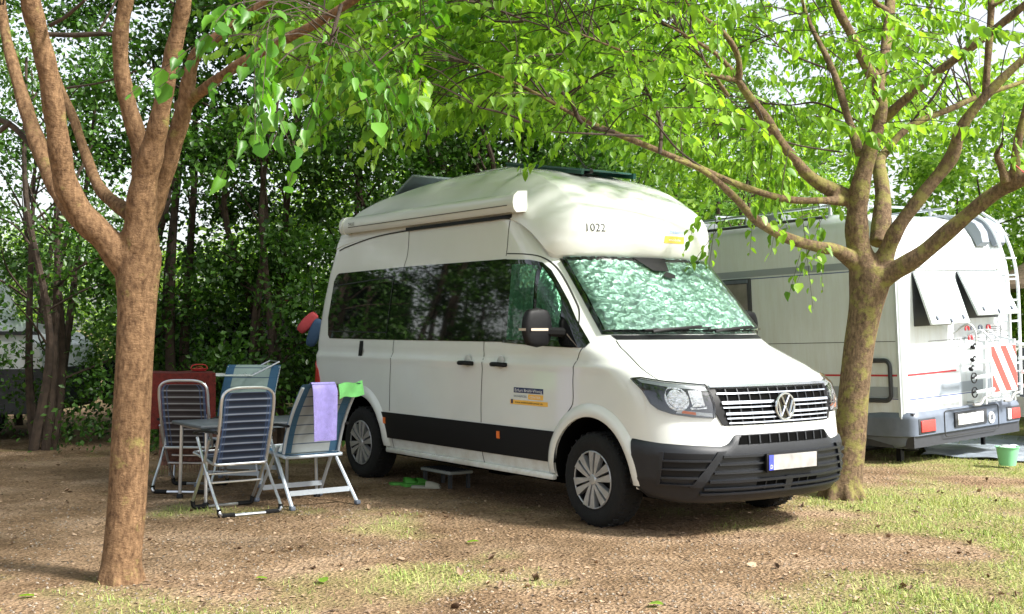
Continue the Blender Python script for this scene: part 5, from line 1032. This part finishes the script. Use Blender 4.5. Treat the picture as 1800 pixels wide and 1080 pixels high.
# green cloth sticking out sideways from the chair top
mb = MB(); R = Matrix.Rotation(a_, 3, 'Z')
def gc(u, v, o):
    p = bk2(1); q = R @ Vector((.05+.24*u, p[1]-.04-.02*math.sin(u*5+v*2)-o, p[2]+.015-.02*u*u+.045*u-.12*v+.01*math.sin(u*7))); return (ct.x+q.x, ct.y+q.y, q.z)
mb.sheet(gc, 10, 6, .008); o = tag(mb.build("cloth", mk("green_cloth", (.16, .50, .15), .9, vary=.12, scale=15), None, smooth=60), "bright green cloth folded over the right corner of the chair back", "cloth"); place_origin(o)
# table
tb = empty("camping_table", (-2.33, 10.75, 0), YC-.1, "low grey folding table standing between the four camping chairs", "table")
mb = MB(); mb.box((0, 0, .665), (1.15, .72, .03), None, .012); mb.build("table_top", mk("table_grey", (.085, .10, .115), .45, vary=.15, scale=10), tb)
mb = MB(); mb.tube([(-.5, -.3, .64), (.5, -.3, .64), (.5, .3, .64), (-.5, .3, .64), (-.5, -.3, .64)], .014, 6); mb.build("under_frame", ALU, tb)
for x, y in ((-.50, -.30), (.50, -.30), (-.50, .30), (.50, .30)):
    mb = MB(); mb.bar((x, y, .64), (x*1.02, y*1.05, .02), .015); lg = mb.build("leg", ALU, tb); mb = MB(); mb.lathe([(.0001, 0), (.03, 0), (.03, .02), (.018, .035), (.0001, .035)], 'Z', (x*1.02, y*1.05, 0), 12); mb.build("foot_cap", BLACK, lg)
# drying rack with the red blanket
dr = empty("drying_rack", (-2.95, 12.0, 0), .35, "thin wire clothes drying rack with one wing raised behind the chairs", "drying rack")
mb = MB()
for y in (-.28, .28):
    mb.bar((-.40, y, .02), (-.30, -y*.2, 1.04), .009); mb.bar((.40, y, .02), (.30, -y*.2, 1.04), .009)
mb.build("stand", ALU, dr)
mb = MB()
for k in range(7): y = -.27+.09*k; mb.bar((-.34, y, 1.03), (.34, y, 1.03), .0035, 4)
mb.tube([(-.34, -.28, 1.03), (.34, -.28, 1.03), (.34, .28, 1.03), (-.34, .28, 1.03), (-.34, -.28, 1.03)], .008, 6); mb.build("wire_top", ALU, dr)
mb = MB(); A = np.array([.34, -.27, 1.03]); B = np.array([.34, .27, 1.03]); U = np.array([.26, .0, .13])
for k in range(7): f = k/6; mb.bar(A+U*f, B+U*f, .0035 if 0 < k < 6 else .008, 5)
mb.bar(A, A+U, .008); mb.bar(B, B+U, .008); mb.build("raised_wing", ALU, dr)
mb = MB(); R = Matrix.Rotation(.30, 3, 'Z'); 
def bl(u, v, o):
    q = R @ Vector((-.62+.62*u, -.33-.015*math.sin(u*17)*v-o-.04*v, 1.06-.52*v)); return (-2.95+q.x, 12.0+q.y, q.z)
def bt(u, v, o):
    q = R @ Vector((-.62+.62*u, -.33+.62*v, 1.062-o+.004*math.sin(u*11))); return (-2.95+q.x, 12.0+q.y, q.z)
mb.sheet(bl, 24, 14, .01); mb.sheet(bt, 20, 6, .006)
REDB = mk("red_blanket", (.11, .010, .006), .9, vary=.3, scale=30, bump=.4, bscale=120)
o = mb.build("blanket", REDB, None, smooth=60); tag(o, "dark red blanket draped over the clothes drying rack behind the striped chair", "blanket"); place_origin(o)
mb = MB(); R2 = Matrix.Rotation(.30, 3, 'Z')
def rug(u, v, o): q = R2 @ Vector((-.52+.62*u, -.40-.02*math.sin(u*14)-o, .62-.42*v)); return (-2.95+q.x, 12.0+q.y, q.z)
mb.sheet(rug, 16, 10, .008)
for k in range(26):
    p = Vector(rug(k/25, 1, 0)); mb.bar(p, p+Vector((random.uniform(-.01, .01), -.005, -.07)), .0035, 4)
o = mb.build("fringed_rug", mk("brown_weave", (.16, .075, .055), .95, vary=.5, scale=45, bump=.3, bscale=150), None, smooth=60); tag(o, "reddish brown woven rug with a pale fringe hanging below the dark red blanket", "rug"); place_origin(o)
# red basket with handle on the rack
bs = empty("basket", (-3.08, 11.95, 1.07), .3, "small red wire basket with a handle standing on the red blanket", "basket")
bs.scale = (.62, .62, .62); REDPL = mk("red_plastic", (.45, .03, .03), .4); mb = MB(); mb.lathe([(.0001, 0), (.10, 0), (.13, .03), (.135, .03), (.105, -.002), (.0001, -.004)], 'Z', (0, 0, .006), 20); mb.build("bowl", REDPL, bs)
mb = MB(); mb.tube(catmull([(-.13, 0, .03), (-.10, 0, .09), (0, 0, .105), (.10, 0, .09), (.13, 0, .03)], 4), .009, 6); mb.tube(catmull([(-.06, 0, .01), (-.05, 0, .055), (0, 0, .065), (.05, 0, .055), (.06, 0, .01)], 4), .005, 6); mb.build("handle", REDPL, bs)
# entry step under the van, shoes
stp = empty("entry_step", (-.62, 11.5, -.085), YAW, "grey folding entry step standing under the sliding door of the van", "step")
mb = MB(); mb.box((0, 0, .235), (.52, .26, .03), None, .008); mb.build("tread", mk("step_grey", (.36, .39, .38), .4, .3), stp)
mb = MB()
for k in range(9): mb.box((-.22+.055*k, 0, .252), (.02, .22, .005))
mb.build("tread_ribs", DKB, stp)
for x in (-.22, .22):
    mb = MB(); mb.box((x, -.10, .11), (.03, .03, .22)); mb.box((x, .10, .11), (.03, .03, .22)); mb.box((x, 0, .015), (.03, .24, .03)); mb.build("leg", DKB, stp)
def clog(loc, rz, col, label):
    t = empty("shoe", loc, rz, label, "shoe"); m = mk("shoe_rubber", col, .55)
    mb = MB(); mb.prism([(-.13, -.035), (-.10, -.05), (.02, -.045), (.10, -.055), (.14, -.03), (.145, .01), (.11, .045), (.02, .04), (-.10, .045), (-.135, .03)], lambda p: (p[0], p[1], .0), lambda p: (p[0], p[1], .025+.006*(p[0] < 0))); mb.build("sole", m, t)
    mb = MB(); mb.grid(lambda u, v: (.005+.125*v, (.052-.012*v)*math.cos(u*math.pi), .022+(.055-.03*v*v)*math.sin(u*math.pi)), 12, 8); mb.build("upper", m, t); return t
clog((-1.03, 11.55, .0), .3, (.06, .26, .03), "green clog lying on the ground beside the entry step")
clog((-.92, 11.50, .0), .7, (.06, .26, .03), "second green clog touching the pale shoe by the entry step")
clog((-.80, 11.28, .0), -.15, (.28, .27, .22), "pale grey slipper in front of the green clogs")
# ground sheet and bucket by the motorhome
mb = MB()
def gs(u, v, o):
    a = np.array([4.75, 14.1]); b = np.array([6.6, 12.9]); c = np.array([8.4, 15.5]); d = np.array([5.9, 17.0]); p = (a*(1-u)+b*u)*(1-v)+(d*(1-u)+c*u)*v
    return (p[0]+.04*math.sin(v*13), p[1]+.04*math.sin(u*11), .028+.012*math.sin(u*23+v*9)*math.cos(v*17)-o)
mb.sheet(gs, 40, 30, .006); o = mb.build("ground_sheet", mk("sheet_grey_blue", (.26, .30, .34), .35, vary=.3, scale=5, bump=.5, bscale=12), None, smooth=60); tag(o, "crumpled grey blue ground sheet spread on the grass behind the motorhome", "ground sheet"); place_origin(o)
bk_ = empty("bucket", (5.28, 12.95, .03), 0, "pale green plastic bucket standing on the grey ground sheet", "bucket")
mb = MB(); mb.lathe([(.0001, 0), (.085, 0), (.115, .19), (.125, .19), (.125, .20), (.108, .20), (.08, .01), (.0001, .01)], 'Z', (0, 0, 0), 28); mb.build("pail", mk("mint_plastic", (.20, .52, .28), .4), bk_)
mb = MB(); mb.tube(catmull([(-.12, 0, .185), (-.09, -.07, .215), (0, -.10, .225), (.09, -.07, .215), (.12, 0, .185)], 4), .004, 5); mb.build("handle", ALU, bk_)
mb = MB(); mb.lathe([(.0001, .22), (.05, .215), (.10, .19), (.0001, .18)], 'Z', (0, 0, 0), 14); mb.build("wet_cloth", mk("white_rag", (.6, .62, .62), .9, bump=.6, bscale=30), bk_)

# ------------------------------------------------------------------ vehicles half hidden behind the hedge and at the right edge
bc = empty("parked_camper", (-7.4, 17.0, 0), 0, "white camper with pale windscreen and dark lower body, seen through the hedge at left", "camper")
mb = MB(); pr = [(-4.0, .9), (-4.0, 3.0), (-.6, 3.0), (-.35, 2.8), (.05, 1.62), (.95, 1.42), (1.15, 1.25), (1.22, .95)]
mb.prism(pr, lambda p: (p[0], -1.0, p[1]), lambda p: (p[0], 1.1, p[1])); mb.build("body", PAINT2, bc, smooth=0)
mb = MB(); mb.prism([(-4.0, .35), (-4.0, .92), (1.24, .95), (1.28, .5), (1.1, .35)], lambda p: (p[0], -1.02, p[1]), lambda p: (p[0], 1.12, p[1])); mb.build("lower_body", DKB, bc, smooth=0)
mb = MB(); mb.prism([(-3.8, 2.0), (-3.8, 2.95), (-1.1, 2.95), (-1.1, 2.0)], lambda p: (p[0], -1.03, p[1]), lambda p: (p[0], -1.0, p[1])); mb.build("dark_window", GLOSSB, bc, smooth=0)
mb = MB(); mb.prism([(-1.0, 1.62), (-1.0, 2.35), (-.35, 2.35), (-.06, 1.62)], lambda p: (p[0], -1.03, p[1]), lambda p: (p[0], -1.0, p[1])); mb.build("cab_window", mk("pale_glass", (.35, .50, .55), .1), bc, smooth=0)
mb = MB(); mb.box((-1.4, -1.03, 1.42), (5.1, .03, .05)); mb.build("trim_strip", DKB, bc)
for x in (.35, -3.0):
    mb = MB(); mb.lathe([(.0001, -1.05), (.18, -1.05), (.30, -1.04), (.34, -1.0), (.34, -.85)], 'Y', (x, 0, .34), 28); mb.build("wheel", RUBBER, bc)
mb = MB(); mb.box((.0, -1.15, 1.55), (.10, .18, .24), None, .03); mb.build("wing_mirror", BMP, bc)
dc = empty("dark_car", (-4.1, 19.2, 0), .05, "dark car with roof bars and pale racks glimpsed through the hedge beside the van", "car")
mb = MB(); mb.prism([(-2.1, .35), (-2.1, 1.0), (-1.6, 1.15), (-1.2, 1.72), (.5, 1.75), (1.15, 1.2), (2.0, 1.05), (2.15, .6), (2.1, .35)], lambda p: (p[0], -.85, p[1]), lambda p: (p[0], .85, p[1])); mb.build("body", mk("dark_car_paint", (.02, .024, .03), .2, coat=1), dc, smooth=0)
mb = MB(); mb.prism([(-1.45, 1.15), (-1.1, 1.62), (.4, 1.65), (.9, 1.15)], lambda p: (p[0], -.87, p[1]), lambda p: (p[0], -.85, p[1])); mb.build("window", GLOSSB, dc, smooth=0)
for x in (-1.3, 1.35):
    mb = MB(); mb.lathe([(.0001, -.9), (.2, -.9), (.3, -.88), (.33, -.8), (.33, -.7)], 'Y', (x, 0, .33), 24); mb.build("wheel", RUBBER, dc)
mb = MB()
for y in (-.6, -.2, .2, .6): mb.tube([(-1.1, y, 1.95), (1.3, y, 1.99)], .035, 6)
for x in (-.7, .5): mb.box((x, 0, 1.85), (.06, 1.5, .05)); 
mb.build("roof_rack", mk("pale_rack", (.6, .62, .66), .35, .3), dc)
mb = MB(); mb.bar((-1.0, -.65, 2.0), (-.75, -.65, 1.9), .03); mb.bar((.55, -.65, 2.02), (.63, -.65, 1.88), .025); mb.build("red_strap", REDPL, dc)
# hammock-like red and blue bag hung behind the rear of the van
bg = empty("beach_bag", (-2.34, 13.9, 1.47), 0, "red and navy padded bag hanging in the hedge at the van's rear corner", "bag"); bg.scale = (.68, .68, .68)
def pillow(c, d, R, n=10): 
    V = []; 
    mbp = MB(); mbp.grid(lambda u, v: tuple(Vector(c)+R @ Vector((d[0]/2*math.copysign(abs(math.cos(u*2*math.pi))**.6, math.cos(u*2*math.pi))*math.sin(v*math.pi)**.5, d[1]/2*math.copysign(abs(math.sin(u*2*math.pi))**.6, math.sin(u*2*math.pi))*math.sin(v*math.pi)**.5, -d[2]/2*math.cos(v*math.pi)))), 20, n); return mbp
pillow((0, 0, .12), (.20, .16, .42), Matrix.Rotation(.75, 3, 'Y')).build("red_panel", mk("red_fabric", (.42, .05, .06), .8, bump=.3, bscale=20), bg, smooth=60)
pillow((.12, -.03, -.05), (.20, .16, .50), Matrix.Rotation(.35, 3, 'Y')).build("navy_panel", mk("navy_fabric", (.03, .07, .14), .8, bump=.3, bscale=20), bg, smooth=60)
mb = MB(); mb.tube(catmull([(.06, 0, .3), (.1, 0, .55), (.05, 0, .9)], 4), .008, 5); mb.build("strap", BLACK, bg)
# beige vehicle cut by the right edge with a black mirror, and straw shade roof
ev = empty("beige_van", (6.72, 16.0, 0), 0, "pale beige van with a big black wing mirror cut by the right edge", "van")
mb = MB(); pr = [(-.35, .38), (-.35, .95), (-.2, 1.15), (.6, 1.25), (1.1, 2.0), (4.5, 2.05), (4.5, .38)]
mb.prism(pr, lambda p: (p[0], -1.0, p[1]), lambda p: (p[0], .9, p[1])); mb.build("body", mk("beige_paint", (.50, .47, .42), .35), ev, smooth=0)
mb = MB(); mb.prism([(.85, 1.3), (1.25, 1.9), (2.6, 1.92), (2.6, 1.3)], lambda p: (p[0], -1.02, p[1]), lambda p: (p[0], -1.0, p[1])); mb.build("window", GLOSSB, ev, smooth=0)
mb = MB(); mb.lathe([(.0001, -1.02), (.2, -1.02), (.3, -1.0), (.33, -.95), (.33, -.8)], 'Y', (.6, 0, .33), 28); mb.build("wheel", RUBBER, ev)
MBX = pillow((-.44, -1.22, .95), (.36, .22, .62), Matrix.Rotation(.05, 3, 'Y')); MBX.tube(catmull([(-.44, -1.22, 1.2), (-.40, -1.18, 1.36), (-.1, -1.08, 1.38), (.3, -1.0, 1.2)], 4), .03, 8); MBX.build("wing_mirror", GLOSSB, ev, smooth=60)
sh = empty("straw_shade", (9.2, 19.0, 0), 0, "brown straw sunshade roof on a post behind the motorhome ladder", "sunshade")
mb = MB(); mb.lathe([(.0001, 3.1), (.8, 2.7), (1.7, 2.15), (1.72, 2.08), (.8, 2.6), (.0001, 3.0)], 'Z', (0, 0, 0), 24); mb.build("thatched_roof", mk("straw", (.36, .25, .17), .95, vary=.4, scale=6, bump=1, bscale=30, stretch=(1, 1, 8)), sh)
mb = MB(); mb.bar((0, 0, 0), (0, 0, 3.0), .06); mb.build("post", BARKD, sh)
# fallen green leaves
for i, (u, v, sz, lb) in enumerate([(820, 957, .09, "fresh green leaf lying on the earth in front of the van's doors"), (570, 1029, .085, "large green leaf lying at bottom left centre, right of the trunk"), (60, 1052, .085, "green leaf on the ground left of the left tree trunk"), (1140, 1066, .09, "small yellow green leaf at the bottom edge below the van's front wheel"), (1610, 722+250, .07, "curled dry leaf on the right-hand turf"), (470, 1022, .07, "little dark green leaf just right of the left trunk's base")]):
    X_ = (u-900)/F; y_ = (v-540)/F; cc, ss = math.cos(PITCH), math.sin(PITCH); r = np.array([X_, cc+y_*ss, ss-y_*cc]); p = r*(-H/r[2])+[0, 0, H]
    a = i*1.9; V = inst(np.zeros((1, 3)), np.array([[math.cos(a), math.sin(a), .25]]), np.array([[-.2, .1, 1.]]), np.array([sz]), LEAF_T)
    o = polymesh("fallen_leaf", V, 9, LEAF_F, LF_FRONT if i != 4 else LIT); o.location = (p[0], p[1], .012+float(gh(p[0], p[1]))); tag(o, lb, "leaf", "fallen leaves on the ground")
# red and white tape tied to the limb at the right edge
mb = MB(); p = at(1792, 308, 9.85); mb.tube([(p[0]-.10, p[1]-.10, p[2]+.09), (p[0]-.03, p[1]-.14, p[2]+.01), (p[0]+.06, p[1]-.13, p[2]-.05)], .012, 6, flat=.4); o = mb.build("barrier_tape", REDPL, None); tag(o, "short red plastic tape tied round the limb at the right edge", "tape"); place_origin(o)
